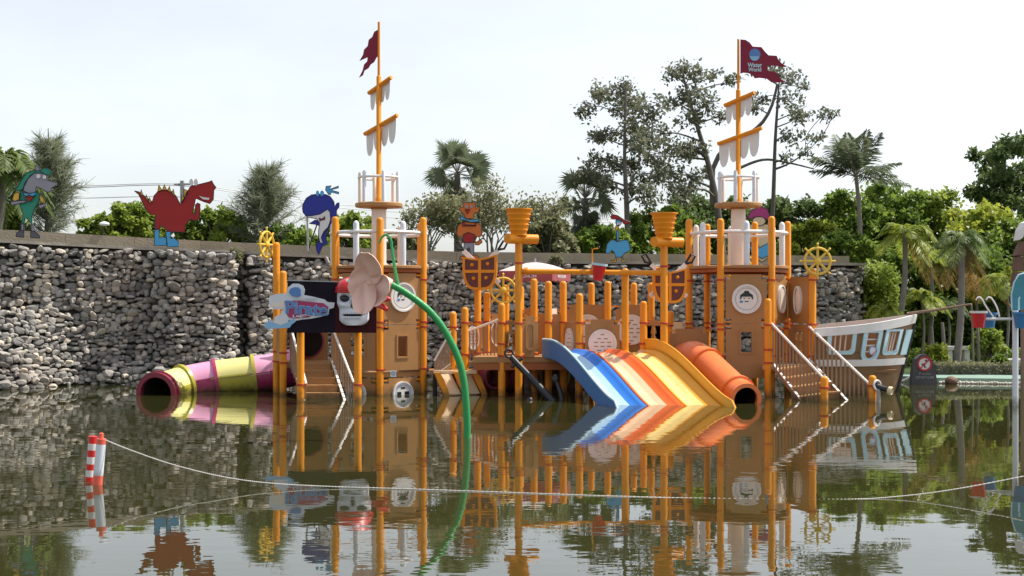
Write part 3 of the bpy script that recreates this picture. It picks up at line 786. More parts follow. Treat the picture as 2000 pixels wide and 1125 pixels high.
# crawl tunnels and dark panels below the deck
for (a, y, d, r, m) in ((962, 738, 23.5, .20, 'pink'), (1020, 742, 24.4, .26, 'pink'), (1078, 735, 24.6, .30, 'lime')):
    c = P(a, y, d); mb = MB(); shell_tube(mb, [c + Vector((.05, -.05, 0)), c + Vector((-.25, .9, 0))], r, .035, 24)
    tu = mb.build('crawl_tunnel', M[m], CP)
    mb = MB(); ring(mb, c + Vector((.05, -.05, 0)), r - .01, .028, axis=(.28, -.95, 0), n=28); mb.build('tunnel_rim', M[m], tu)
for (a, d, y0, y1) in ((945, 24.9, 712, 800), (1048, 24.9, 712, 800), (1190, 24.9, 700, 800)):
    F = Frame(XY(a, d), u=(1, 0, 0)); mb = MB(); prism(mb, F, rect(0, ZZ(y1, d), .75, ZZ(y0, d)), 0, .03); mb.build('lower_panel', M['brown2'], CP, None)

# sloping slatted rails
def slat_rail(parent, t0, t1, b0, b1, n, name='hand_rail', topm=None, lower=True):
    mb = MB(); pts = [t0, t1]
    ptube(mb, pts, .022, 8); r = mb.build(name, topm or M['railtop'], parent)
    if lower:
        mb = MB(); beam(mb, b0, b1, .04, .07); mb.build('stringer', M['slat'], parent, None)
        mb = MB(); beam(mb, b0 + Vector((0, -.0, .045)), b1 + Vector((0, -.0, .045)), .042, .014); mb.build('stringer_edge', M['railtop'], parent, None)
    for i in range(n):
        t = (i + .5) / n; a = t0.lerp(t1, t); b = b0.lerp(b1, t); b.x, b.y = a.x, a.y
        mb = MB(); beam(mb, b + Vector((0, 0, -.02)), a, .026, .026, up=Vector((0, 1, 0))); mb.build('slat', M['slat'], parent, None)
    # knobbly bead of fixings along the rail top
    mb = MB()
    for i in range(n * 2):
        a = t0.lerp(t1, (i + .5) / (n * 2)); ellipsoid(mb, a + Vector((0, 0, .018)), (.016, .016, .012), 6, 4)
    mb.build('rail_fixings', M['railtop'], r)

# ---- left staircase with its landing
SL = empty('staircase', (XY(630, 22.6).x, 22.6, 0), 'brown plastic staircase with slatted rails rising under the pirate sign', 'staircase', 'play staircases')
for a, y, d in ((540, 473, 23.6), (553, 529, 23.0)):
    post(SL, XY(a, d), ZZ(y, d), (.58, .76))
for a in (587, 699):
    post(SL, XY(a, 21.7), ZZ(612 if a == 699 else 600, 21.7), (.27,))
floor_slab(SL, [(XY(548, 23.2).x, 23.25), (XY(655, 23.2).x, 23.25), (XY(655, 24.3).x, 24.3), (XY(548, 24.3).x, 24.3)], .58, .1)
NSTEP = 6
for i in range(NSTEP):
    z = .58 - (i + 1) * .118 + .118; y = 23.22 - i * .235
    xc = -3.53 + .062 * i; w = .56 + .02 * i
    mb = MB(); box(mb, (xc, y - .1175, z - .02), (w, .25, .035)); st = mb.build('tread', M['brown'], SL, None)
    mb = MB(); box(mb, (xc, y - .225, z - .082), (w - .02, .018, .086)); mb.build('riser', M['brown'], st, None)
slat_rail(SL, P(566, 632, 23.2), P(598, 750, 21.75), P(572, 715, 23.2), P(594, 790, 21.75), 9)
slat_rail(SL, P(646, 632, 23.1), P(691, 748, 21.75), P(647, 705, 23.1), P(676, 795, 21.75), 10)
# wall panel with the dark red tube entrance
pF = Frame(XY(568, 24.2), u=(1, 0, 0))
mb = MB(); prism(mb, pF, rect(-.02, .56, .70, 1.55), -.02, .02, [circ(.30, .93, .32, n=32)]); mb.build('tube_entry_panel', M['brown'], SL, None)
mb = MB(); shell_tube(mb, [pF(.30, .93, .03), pF(.30, .93, -.35), pF(.24, .86, -.6)], .33, .03, 28); mb.build('entry_tube', M['maroon'], SL)
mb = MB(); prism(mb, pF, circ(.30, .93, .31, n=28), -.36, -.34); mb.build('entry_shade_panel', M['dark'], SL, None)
panel(SL, XY(541, 23.5), XY(553, 23.0), .6, 1.3, None, gap=.05, nw=.03)

# ---- pink and lime tube slide at left
TS = empty('tube_slide', (XY(400, 23.9).x, 23.9, 0), 'pink and lime yellow tube slide running into the water by the stone wall', 'slide', 'tube slides')
path = spline([P(585, 714, 24.35), P(537, 726, 24.3), P(496, 732, 24.2), P(421, 741, 24.05), P(362, 752, 23.85), P(330, 762, 23.45), P(304, 769, 22.95)], 60)
def seg(path, i0, i1): return path[i0:i1 + 1]
n_ = len(path) - 1; idx = [0, 10, 20, 30, 42, 60]
bounds = [(0, 20, 'pink'), (20, 30, 'lime'), (30, 41, 'pink'), (41, 57, 'lime'), (57, 60, 'maroon')]
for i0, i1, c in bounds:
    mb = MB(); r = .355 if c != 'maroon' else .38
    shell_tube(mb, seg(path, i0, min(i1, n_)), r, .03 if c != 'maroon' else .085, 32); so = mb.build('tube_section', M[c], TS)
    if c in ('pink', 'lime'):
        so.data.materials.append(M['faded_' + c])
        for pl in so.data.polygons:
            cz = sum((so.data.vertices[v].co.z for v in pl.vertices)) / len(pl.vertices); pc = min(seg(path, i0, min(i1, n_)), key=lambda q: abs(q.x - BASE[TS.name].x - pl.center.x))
            if cz > pc.z + .03: pl.material_index = 1  # upper half takes the paler colour, painted sunlight plus fade
    # raised flange where sections bolt together and the side seams
    a = path[i0]; dd = (path[min(i0 + 1, n_)] - path[max(i0 - 1, 0)]).normalized()
    mb = MB(); lathe(mb, a, [(.34, -.03), (.40, -.03), (.40, .03), (.34, .03)], 32, dd, False); mb.build('flange', M[c], so)
    if c in ('pink', 'lime'):
        mb = MB(); pts = [p + Vector((.0, -.355, .03)) for p in seg(path, i0, i1)]
        for q0, q1 in zip(pts[:-1], pts[1:]): beam(mb, q0, q1, .05, .018)
        if i1 < 50: mb.build('seam', M[c], so, None)
# ---- sign board with lettering and skull
SG = empty('pirate_sign', (XY(650, 21.4).x, 21.4, 0), 'black board sign with pirate lettering mounted on two orange posts', 'sign')
sF = Frame((0, 21.44, 0), u=(1, 0, 0))
def px2(pts, D): return [(P(a, b, D).x, P(a, b, D).z) for a, b in pts]
mb = MB(); prism(mb, sF, px2([(562, 650), (735, 650), (735, 553), (562, 548)], 21.4), 0, .04); bdS = mb.build('board', M['signblack'], SG, None)
mb = MB(); prism(mb, sF, px2([(655, 649), (734, 649), (734, 554), (655, 552)], 21.4), .04, .044); mb.build('board_print', M['signmaroon'], bdS, None)
mb = MB(); prism(mb, sF, px2([(561, 548.5), (735, 553.5), (735, 551.5), (561, 546.5)], 21.4), -.005, .05); mb.build('board_edge', M['metal'], bdS, None)
LG = empty('pirate_logo', (XY(590, 21.36).x, 21.36, ZZ(640, 21.4)), 'shaped white and blue plaque reading Pirate Lagoon fixed on the black board', 'sign')
def lp(name, pts, a, b, m, par): 
    mb = MB(); prism(mb, sF, px2(pts, 21.38), a, b); return mb.build(name, m, par, None)
base = lp('backing', [(525, 585), (527, 578), (540, 574), (560, 573), (562, 562), (572, 554), (583, 554), (592, 558), (596, 566), (594, 576), (610, 579), (634, 585), (640, 590), (654, 591), (652, 601), (643, 604), (642, 614), (630, 618), (610, 622), (590, 624), (575, 627), (565, 625), (556, 622), (548, 609), (556, 604), (535, 604), (527, 599)], .045, .075, M['logowhite'], LG)
lp('swoosh', [(530, 600), (534, 592), (560, 587), (556, 601)], .075, .079, M['c_pale'] if False else M['cream'], base)
lp('wave', [(519, 630), (526, 626), (535, 630), (552, 633), (562, 628), (574, 623), (578, 628), (570, 634), (566, 640), (545, 641), (525, 643), (517, 638)], .05, .085, M['logolight'], LG)
lp('sail_shape', [(535, 630), (537, 619), (556, 609), (566, 622), (562, 630), (548, 635)], .052, .09, M['logowhite'], LG)
lp('blue_emblem', [(565, 571), (568, 564), (575, 561), (584, 561), (588, 566), (588, 578), (580, 580), (571, 578)], .075, .10, M['logoblue'], base)
rb = lp('red_plate', [(556, 588), (576, 587), (600, 589), (632, 592), (642, 600), (638, 613), (612, 610), (604, 620), (575, 622), (562, 619)], .075, .085, M['logopink'], base)
text('VARGERY', P(620, 0, 21.4).x - P(576, 0, 21.4).x, .05, sF, P(598, 0, 21.4).x, ZZ(585, 21.4), .08, .094, M['logowhite'], base, bold=.02)
text('Pirate', P(641, 0, 21.4).x - P(559, 0, 21.4).x, .22, sF, P(600, 0, 21.4).x, ZZ(602.5, 21.4), .085, .10, M['logolight'], rb, bold=.035, slant=-.08)
text('Pirate', P(640, 0, 21.4).x - P(560, 0, 21.4).x, .205, sF, P(600, 0, 21.4).x, ZZ(602.5, 21.4), .098, .106, M['logoblue'], rb, bold=.005, slant=-.08)
text('Lagoon', P(615, 0, 21.4).x - P(573, 0, 21.4).x, .062, sF, P(594, 0, 21.4).x, ZZ(616, 21.4), .085, .10, M['logowhite'], rb, bold=.02, slant=.12)
# skull
SK = empty('pirate_skull', (XY(693, 21.3).x, 21.3, ZZ(648, 21.4)), 'grey white skull relief with red headscarf fixed on the board beside the lettering', 'sculpture')
c = P(691, 590, 21.3)
def face_mesh():
    mb = MB(); nu, nv = 44, 40; vs = []; fs = []
    for j in range(nv + 1):
        v = -1 + 2 * j / nv                     # -1 bottom ... 1 top
        for i in range(nu + 1):
            a = -math.pi / 2 + math.pi * i / nu
            w = .285 * (1.0 if v > -.05 else 1 - .13 * min(1, (-.05 - v) / .25))
            if v > .35: w *= math.sqrt(max(.02, 1 - ((v - .35) / .72) ** 2))
            if v < -.7: w *= math.sqrt(max(.05, 1 - ((-.7 - v) / .36) ** 2))
            u = math.sin(a) * w; dp = math.cos(a) * (.24 if v > -.2 else .21)
            z = v * .385
            def dent(cu, cz, ru, rz, k):
                nonlocal dp
                q = ((u - cu) / ru) ** 2 + ((z - cz) / rz) ** 2
                if q < 1: dp -= k * (1 - q) ** .7
            dent(-.13, .06, .10, .075, .11); dent(.13, .06, .10, .075, .11)
            dent(0, -.035, .05, .08, .07)
            dent(0, -.215, .20, .028, .09)
            q = ((abs(u) - .19) / .07) ** 2 + ((z + .05) / .05) ** 2
            if q < 1: dp += .04 * (1 - q)
            q = ((z - .125) / .035) ** 2
            if q < 1 and abs(u) < .24: dp += .02 * (1 - q)
            vs.append(c + Vector((u, -dp + .06, z - .0)))
    for j in range(nv):
        for i in range(nu):
            a = j * (nu + 1) + i; fs.append((a, a + 1, a + nu + 2, a + nu + 1))
    return mb.add(vs, fs)
sk = face_mesh().build('skull_face', M['skull'], SK, 60)
for s in (-1, 1):
    mb = MB(); ellipsoid(mb, c + Vector((s * .13, -.088, .06)), (.085, .035, .058), 16, 10); mb.build('eye_socket', M['black'], SK)
mb = MB(); prism(mb, Frame(c + Vector((0, -.15, -.04)), u=(1, 0, 0)), [(-.035, -.05), (.035, -.05), (0, .06)], 0, .012); mb.build('nose_hole', M['black'], SK, None)
mb = MB(); ellipsoid(mb, c + Vector((0, -.10, -.215)), (.175, .04, .02), 18, 8); mb.build('mouth_gap', M['black'], SK)
for row, zz in ((0, -.178), (1, -.252)):
    for k in range(11):
        u = (k - 5) * .032; mb = MB(); box(mb, c + Vector((u, -.165 + .9 * u * u, zz)), (.027, .03, .036)); mb.build('tooth', M['skull'], SK, None)
mb = MB()
for s in range(9): pass
lathe_p = [(.30, .0), (.315, .03), (.31, .075), (.285, .14), (.23, .20), (.14, .25), (.04, .275)]
lathe(mb, c + Vector((0, .08, .155)), lathe_p, 32); mb.build('headscarf', M['red'], SK)
for k in range(3):
    mb = MB(); ring(mb, c + Vector((0, .08, .17 + k * .035)), .314 - .004 * k, .012, n=36, m=6); mb.build('scarf_fold', M['red'], SK)
mb = MB(); ptube(mb, spline([P(728, 592, 21.3), P(742, 585, 21.2), P(758, 584, 21.1), P(763, 586, 21.1)], 9), [.03, .045, .06, .065, .06, .05, .04, .03, .02, .012][:len(spline([P(728, 592, 21.3), P(742, 585, 21.2), P(758, 584, 21.1), P(763, 586, 21.1)], 9))], 10); mb.build('scarf_tail', M['red'], SK)
tp = spline([P(728, 594, 21.3), P(744, 597, 21.2), P(756, 605, 21.1)], 8)
mb = MB(); ptube(mb, tp, [.03 + .02 * math.sin(i / (len(tp) - 1) * math.pi) for i in range(len(tp))], 10); mb.build('scarf_tail', M['red'], SK)

# ---- giant flower on a curved green stem (nearer the camera)
FL = empty('giant_flower', (XY(912, 15.75).x, 15.75, 0), 'giant pale pink flower on a bent green stem rising from the water', 'flower')
DF = 15.75
sp = spline([P(908, 930, DF), P(912, 855, DF), P(911, 800, DF), P(905, 740, DF), P(893, 695, DF), P(868, 645, DF), P(838, 607, DF), P(800, 577, DF), P(762, 555, DF), P(735, 548, DF - .05)], 60)
mb = MB(); ptube(mb, sp, [.047 - .006 * i / len(sp) for i in range(len(sp))], 14); st = mb.build('stem', M['green'], FL)
mb = MB(); ptube(mb, spline([P(779, 566, DF), P(772, 530, DF + .03), P(766, 490, DF + .05), P(763, 468, DF + .05), P(755, 459, DF + .05), P(746, 463, DF + .05), P(741, 476, DF + .05)], 36), [.022 * (1 - .5 * i / 36) for i in range(37)], 8); mb.build('tendril', M['green'], FL)
def petal(c, out, up, L, w, curl, name='petal'):
    out = Vector(out).normalized(); up = Vector(up); up = (up - out * up.dot(out)).normalized(); side = out.cross(up)
    n, m = 12, 12; top = []; bot = []
    for i in range(n + 1):
        t = i / n; ww = w * (math.sin(math.pi * min(1, .12 + t * .80)) ** .6)
        for j in range(m + 1):
            s = -1 + 2 * j / m
            x = c + out * (L * t) + side * (ww * s) + up * (curl * (t ** 2) * L + .28 * w * s * s * (1 - .3 * t) - .1 * w * math.sin(t * 3) + .02 * math.sin(5 * s + 4 * t))
            top.append(x); bot.append(x - up * .014)
    N = len(top); fs = []
    for i in range(n):
        for j in range(m):
            a = i * (m + 1) + j; fs.append((a, a + 1, a + m + 2, a + m + 1)); fs.append((a + N, a + m + 1 + N, a + m + 2 + N, a + 1 + N))
    bd = [j for j in range(m)] + [i * (m + 1) + m for i in range(n)] + [n * (m + 1) + m - j for j in range(m)] + [(n - i) * (m + 1) for i in range(n)]
    for a, b in zip(bd, bd[1:] + bd[:1]): fs.append((a, b, b + N, a + N))
    mb = MB().add(top + bot, fs); return mb.build(name, M['petal'], FL, 60)
fc = P(720, 553, DF - .06)
view = Vector((-.25, -1, -.05))
for ang, L, w, cu in ((84, .41, .18, .34), (168, .26, .20, .42), (262, .40, .15, .10), (325, .34, .21, .36)):
    a = R(ang); petal(fc + view * (.03 if cu < .2 else 0), Vector((math.cos(a), -.28, math.sin(a))), view, L, w, cu)
mb = MB(); ellipsoid(mb, fc + view * .02, (.035, .03, .035), 12, 8); mb.build('flower_heart', M['petal'], FL)
mb = MB(); ptube(mb, spline([P(765, 556, DF), P(740, 549, DF), P(722, 553, DF)], 8), [.06, .07, .08, .09, .10, .10, .09, .08, .06][:len(spline([P(765, 556, DF), P(740, 549, DF), P(722, 553, DF)], 8))], 14); mb.build('calyx', M['petal'], FL)

# ---- hexagonal climbing tunnel left of the anchor
CT = empty('climbing_tunnel', (XY(890, 22.9).x, 22.9, 0), 'cream stepped climbing tunnel with three orange fins beside the left tower', 'climber')
for k, (a, d) in enumerate(((855, 22.75), (893, 22.9), (928, 23.1))):
    q = XY(a, d); F = Frame(q, u=(1, .25, 0))
    prof = [(-.06, .42), (.03, .42), (.10, .30), (.18, .10), (.24, -.08), (.20, -.3), (.10, -.3), (.14, -.08), (.06, .12), (-.02, .30)]
    mb = MB(); prism(mb, F, prof, -.05, .05); mb.build('fin', M['orange'], CT, None)
for k, (a0, a1, d) in enumerate(((858, 893, 22.9), (896, 930, 23.05))):
    q0 = XY(a0, d - .07); q1 = XY(a1, d + .07)
    for j, (zz0, zz1, oo) in enumerate(((.02, .38, .05), (-.3, .02, .16))):
        mb = MB(); vs = [q0 + Vector((oo - .08 + .11 * (1 - j), 0.0, zz1)) + Vector((-.08, 0, 0)), q1 + Vector((oo - .16, 0, zz1)), q1 + Vector((oo + .02, -.03, zz0)), q0 + Vector((oo + .02, -.03, zz0))]
        mb.add(vs + [v + Vector((0, .03, 0)) for v in vs], [(0, 1, 2, 3), (7, 6, 5, 4), (0, 4, 5, 1), (1, 5, 6, 2), (2, 6, 7, 3), (3, 7, 4, 0)]); mb.build('cream_panel', M['tan'], CT, None)
mb = MB(); box(mb, (XY(890, 23.2).x, 23.15, .41), (.78, .4, .05)); mb.build('roof_panel', M['tan'], CT, None)
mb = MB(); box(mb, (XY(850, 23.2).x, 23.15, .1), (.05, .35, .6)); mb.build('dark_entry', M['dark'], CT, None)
# short ramp rails up to the centre platform
RB = empty('ramp_bridge', (XY(895, 23.3).x, 23.3, 0), 'small sloped ramp with slatted rails between left tower and centre platform', 'ramp')
slat_rail(RB, P(848, 705, 23.3), P(880, 648, 23.3), P(848, 738, 23.3), P(880, 715, 23.3), 9)
slat_rail(RB, P(914, 648, 23.6), P(976, 624, 23.2), P(914, 712, 23.6), P(976, 700, 23.2), 9)
floor_slab(RB, [(XY(838, 23.2).x, 23.2), (XY(925, 23.2).x, 23.2), (XY(925, 24).x, 24), (XY(838, 24).x, 24)], .42, .06)

# ---- anchor
AN = empty('anchor', (XY(1040, 22.0).x, 22.0, 0), 'big black play anchor leaning in front of the centre platform', 'anchor')
a0 = P(998, 697, 22.0); a1 = P(1085, 790, 21.8)
mb = MB(); ptube(mb, [a0, a0.lerp(a1, .5), a1], [.05, .065, .075], 12); sh = mb.build('shank', M['black'], AN)
mb = MB(); ring(mb, P(994, 690, 22.0), .07, .022, axis=(.35, -.9, .2), n=24); mb.build('ring', M['black'], AN)
d = (a1 - a0).normalized(); sd = Vector((.2, -1, .15)).cross(d).normalized()
mb = MB(); ptube(mb, [a0 + d * .14 - sd * .12, a0 + d * .14 + sd * .12], .03, 10); mb.build('stock', M['black'], AN)
arms = [a1 + d * (.10 - .42 * (abs(t) / 1.0) ** 2) + sd * (.30 * t) for t in [i / 6 - 1 for i in range(13)]]
mb = MB(); ptube(mb, arms, [.03 + .045 * (1 - abs(i / 6 - 1)) for i in range(13)], 10); mb.build('arms', M['black'], AN)
for e in (arms[0], arms[-1]):
    mb = MB(); ellipsoid(mb, e, (.07, .05, .09), 10, 8); mb.build('fluke', M['black'], AN)

# ---- funnel fountains and their spray pipe
def funnel(px, d, ytop, yT, label):
    q = XY(px, d); t = empty('funnel_fountain', (q.x, q.y, 0), label, 'fountain', 'orange funnel fountains')
    zt = ZZ(yT, d); post(t, q, zt, (1.30, .72, zt - .42))
    mb = MB(); ptube(mb, [q + Vector((.0, -.02, zt)), q + Vector((.33, .10, zt + .0))], .085, 18); mb.build('side_pipe', M['orange'], t)
    mb = MB(); ptube(mb, [q + Vector((.0, -.02, zt)), q + Vector((-.20, -.20, zt + .0))], .088, 18); mb.build('side_pipe', M['orange'], t)
    z0 = zt + .06; z1 = ZZ(ytop, d); prof = [(.15, z0)]; m = 5
    for k in range(m):
        za = z0 + (z1 - z0) * k / m; zb = z0 + (z1 - z0) * (k + 1) / m; ra = .135 + .085 * k / m; rb_ = .135 + .085 * (k + .8) / m
        prof += [(ra + .012, za), (ra + .012, za + .018), (ra, za + .026), (rb_, zb - .012), (rb_ + .014, zb)]
    prof += [(prof[-1][0] + .012, z1), (prof[-1][0] + .012, z1 + .02), (.19, z1 + .02), (.15, z1 - .15), (.02, z1 - .16)]
    mb = MB(); lathe(mb, q, prof, 32); mb.build('funnel', M['orange'], t)
    return t, q
FA, qa = funnel(1013, 22.4, 410, 467, 'orange funnel fountain post at left end of the spray pipe')
FB, qb = funnel(1297, 22.3, 418, 473, 'orange funnel fountain post at right end of the spray pipe')
SPp = empty('spray_pipe', (XY(1155, 22.4).x, 22.4, 0), 'long horizontal orange pipe joining the two funnel fountain posts', 'pipe')
zp = ZZ(530, 22.4)
mb = MB(); ptube(mb, [qa + Vector((.05, 0, zp)), qb + Vector((-.05, 0, zp - .03))], .045, 14); mb.build('pipe', M['orange'], SPp)
for a in (1027, 1285):
    mb = MB(); lathe(mb, P(a, 530, 22.4), [(.05, -.03), (.075, -.03), (.075, -.008), (.06, -.008), (.06, .008), (.075, .008), (.075, .03), (.05, .03)], 18, (1, 0, 0)); mb.build('flange', M['orange'], SPp)
mb = MB(); ptube(mb, [XY(1221, 22.4) + Vector((0, 0, .6)), XY(1221, 22.4) + Vector((0, 0, zp - .03))], .058, 14); mb.build('support', M['orange'], SPp)
mb = MB(); ptube(mb, [P(1157, 530, 22.38), P(1157, 487, 22.38), P(1168, 485, 22.38)], .012, 8); mb.build('spout', M['orange'], SPp)
def bucket(px, y0, y1, d, r0, r1, m, rimm, label, tilt=0.0, group='tipping buckets'):
    q = P(px, y1, d); b = empty('tipping_bucket', tuple(q), label, 'bucket', group)
    h = (y1 - y0) / FPX * d
    ax = Vector((math.sin(tilt), -abs(tilt) * .5, math.cos(tilt)))
    mb = MB(); lathe(mb, q, [(r1, 0), (r0, h), (r0 - .012, h), (r1 - .015, .02), (.001, .02)], 24, ax); mb.build('pail', m, b)
    mb = MB(); lathe(mb, q + ax * (h - .03), [(r0 + .001, 0), (r0 + .014, 0), (r0 + .014, .035), (r0 + .001, .035)], 24, ax, False); mb.build('rim', rimm, b)
    mb = MB(); lathe(mb, q + ax * (h - .022), [(r0 - .016, 0), (r0 - .016, .004)], 24, ax); mb.build('inner_face', rimm, b, None)
    return b
bucket(1167, 515, 548, 22.25, .13, .075, M['red'], M['ltblue'], 'red bucket with light blue rim hung on the spray pipe', .12)

# ---- ship wheels
def wheel(px, py, d, r, ax, label):
    c = P(px, py, d); w = empty('ships_helm', tuple(c), label, 'ship wheel', 'yellow ship wheels')
    A = Vector(ax).normalized(); X = Vector((0, 0, 1)).cross(A).normalized(); Y = A.cross(X)
    mb = MB(); ring(mb, c, r, r * .105, axis=A, n=36, m=8); mb.build('rim', M['yellow'], w)
    mb = MB(); lathe(mb, c, [(r * .08, -.05), (r * .24, -.035), (r * .26, .03), (r * .12, .05)], 18, A); mb.build('hub', M['yellow'], w)
    for k in range(8):
        a = math.pi / 4 * k; dd = X * math.cos(a) + Y * math.sin(a)
        mb = MB(); ptube(mb, [c + dd * r * .2, c + dd * r * .6, c + dd * r, c + dd * r * 1.15, c + dd * r * 1.34, c + dd * r * 1.40], [.02 * r / .25, .026 * r / .25, .02 * r / .25, .014 * r / .25, .024 * r / .25, .012 * r / .25], 8); mb.build('spoke', M['yellow'], w)
    return w
wheel(1597, 510, 22.95, .235, (.05, -1, 0), 'yellow ship wheel facing front on the post nearest the ship bow')
wheel(983, 567, 24.3, .235, (.2, -1, .05), 'yellow ship wheel right of the left shield, behind an orange post')
wheel(1444, 525, 25.2, .235, (-.1, -1, 0), 'yellow ship wheel partly hidden behind the right tower deck')
wheel(521, 478, 23.5, .235, (.93, -.36, 0), 'yellow ship wheel seen nearly edge-on at left above the tube slide')
W1 = empty('wheel_post', (XY(1587, 23.0).x, 23.0, 0), 'orange post with oval panel carrying the front ship wheel', 'play panel')
post(W1, XY(1587, 23.0), ZZ(525, 23.0), (.70, 1.18, 1.27, 2.07))
panel(W1, PRt[3], XY(1587, 23.0), 1.28, 2.13, 'bubble', r=.14, ry=.26, gap=.07, nw=.07)
panel(W1, PRt[3], XY(1587, 23.0), .45, 1.26, 'lattice', gap=.07, nw=.07, bot=False)

# ---- shields with crossed swords
def shield(px, py, d, s, rz, label):
    c = P(px, py, d); t = empty('shield', tuple(c), label, 'shield', 'pirate shields')
    Fr = Frame(c, u=(math.cos(rz), math.sin(rz), 0), v=Vector((0, 0, 1)))
    def outl(k):
        pts = [(-.33 * k, .27 * k), (-.15 * k, .24 * k), (0, .235 * k), (.15 * k, .26 * k), (.33 * k, .31 * k)]
        for i in range(9):
            tt = i / 8; pts.append((.33 * k * math.cos(tt * math.pi / 2) ** .55, .05 * k - .40 * k * math.sin(tt * math.pi / 2)))
        for i in range(7, -1, -1):
            tt = i / 8; pts.append((-.33 * k * math.cos(tt * math.pi / 2) ** .55, .05 * k - .40 * k * math.sin(tt * math.pi / 2)))
        return pts
    mb = MB(); prism(mb, Fr, outl(s), 0, .05, [outl(s * .86)]); mb.build('rim', M['orange'], t, None)
    mb = MB(); prism(mb, Fr, outl(s * .9), -.01, .03); mb.build('field', M['maroon'] if False else M['shield'], t, None)
    mb = MB(); prism(mb, Fr, rect(-.028 * s, -.32 * s, .028 * s, .22 * s), .03, .052); mb.build('upright_bar', M['orange'], t, None)
    mb = MB(); prism(mb, Fr, rect(-.29 * s, -.028 * s, -.028 * s, .028 * s), .03, .051); prism(mb, Fr, rect(.028 * s, -.028 * s, .29 * s, .028 * s), .03, .051); mb.build('cross_bar', M['orange'], t, None)
    for u, v in ((-.15, .12), (.15, .14), (-.12, -.13), (.12, -.12)):
        mb = MB(); ellipsoid(mb, Fr(u * s, v * s, .035), (.035 * s, .03, .035 * s), 10, 8); mb.build('boss', M['orange'], t)
    for sg in (-1, 1):
        a = Fr(sg * .36 * s, .40 * s, -.04); b = Fr(-sg * .40 * s, -.26 * s, -.04); dd = (a - b).normalized()
        mb = MB(); beam(mb, b + dd * .06, a - dd * .03, .02, .085 * s, up=Fr.n.cross(dd)); 
        mb.build('sword_blade', M['white'], t, None)
        mb = MB(); ptube(mb, [a + Fr.u * (.03 * -sg), a + dd * .10 + Vector((0, 0, .10)), a + dd * .20, a + dd * .12 - Vector((0, 0, .06)), a + Fr.u * (.03 * -sg)], .022, 8); mb.build('sword_hilt', M['black'], t)
    return t
M['shield'] = mat('shield_maroon', (.13, .022, .016), .4, .5, .2, 6)
shield(938, 530, 23.8, 1.0, R(-14), 'orange and maroon shield with crossed swords, unobstructed, left of the parasol')
shield(1307, 556, 22.75, .95, R(10), 'orange and maroon shield with crossed swords behind the right funnel post')

# ---- wave slide
WS = empty('wave_slide', (XY(1300, 21).x, 21.0, 0), 'wide three lane slide in blue, red orange and gold dropping into the water', 'slide')
def slide_pt(u, t, h):
    """u across 0..1, t along 0..1, h above bed"""
    D = 22.75 - 2.55 * t
    g = .85 * t + .15 * t * t * (3 - 2 * t)
    xl = 1060 + 148 * g; xr = 1262 + 178 * g
    px = xl + (xr - xl) * u
    k = max(0, t - .10) / .90; zz = .74 - .90 * k * k * (3 - 2 * k)
    return Vector(((px - 1000) / FPX * D, D, zz + h))
def slide_piece(prof, m, name, parent, th=.02, lit_worn=None):
    n = 34; mb = MB(); vs = []; fs = []; k = len(prof)
    for layer in (0, 1):
        for i in range(n + 1):
            for u, h in prof: vs.append(slide_pt(u, i / n, h - (th if layer else 0)))
    N = (n + 1) * k
    for i in range(n):
        for j in range(k - 1):
            a = i * k + j; fs.append((a, a + 1, a + k + 1, a + k)); fs.append((a + N, a + k + N, a + k + 1 + N, a + 1 + N))
        a = i * k; fs.append((a, a + k, a + k + N, a + N)); a = i * k + k - 1; fs.append((a, a + N, a + k + N, a + k))
    for e in (0, n):
        for j in range(k - 1):
            a = e * k + j; fs.append((a, a + 1, a + 1 + N, a + N))
    o = mb.add(vs, fs).build(name, m, parent, 50)
    if lit_worn is not None:
        o.data.materials.append(lit_worn)
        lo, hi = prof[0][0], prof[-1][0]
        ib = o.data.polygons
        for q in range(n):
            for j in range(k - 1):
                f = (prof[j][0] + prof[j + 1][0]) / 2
                if lo + (hi - lo) * .12 < f < lo + (hi - lo) * .70 and q > 1: ib[2 * (q * (k - 1) + j) + 2 * q].material_index = 1  # pale strip on the sunlit left of each lane, painted glare plus wear
    return o
def lane_prof(u0, u1, hl=.10, hr=.10):
    w = u1 - u0; P_ = []
    for f, h in ((0, hl - .02), (.015, hl), (.06, hl), (.10, hl * .8), (.16, hl * .35), (.24, .04), (.36, .0), (.52, .0), (.64, .04), (.76, hr * .35), (.85, hr * .8), (.90, hr), (.97, hr), (1, hr - .02)): P_.append((u0 + w * f, h))
    return P_
slide_piece(lane_prof(.02, .335), M['blue'], 'lane', WS, lit_worn=M['lit_worn_blue'])
slide_piece(lane_prof(.338, .66), M['sorange'], 'lane', WS, lit_worn=M['lit_worn_orange'])
slide_piece(lane_prof(.663, .98), M['syellow'], 'lane', WS, lit_worn=M['lit_worn_yellow'])
def side_wall(u, m, flip, name):
    n = 34; mb = MB(); vs = []; fs = []
    for i in range(n + 1):
        t = i / n; hh = .27 - .02 * t; lo = -.06 if not flip else -.12
        if t > .94: hh -= (t - .94) * 2.4
        for du, h in ((0, lo), (0, hh), (.018, hh), (.018, lo)): vs.append(slide_pt(u + du, t * 1.03 if False else t, h))
    for i in range(n):
        for k in range(4): fs.append((i * 4 + k, i * 4 + (k + 1) % 4, i * 4 + 4 + (k + 1) % 4, i * 4 + 4 + k))
    fs += [(0, 1, 2, 3), tuple(n * 4 + k for k in range(4))]
    o = mb.add(vs, fs).build(name, m, WS, 40)
    mb = MB(); pts = [slide_pt(u + .009, i / n, .27 - .02 * i / n - (max(0, i / n - .94) * 2.4)) for i in range(n + 1)]
    ptube(mb, pts, .02, 8); mb.build('rolled_edge', M['ltblue'] if not flip else M['syellow'], o)  # edge of the blue wall coloured light blue as a painted sun highlight
    return o
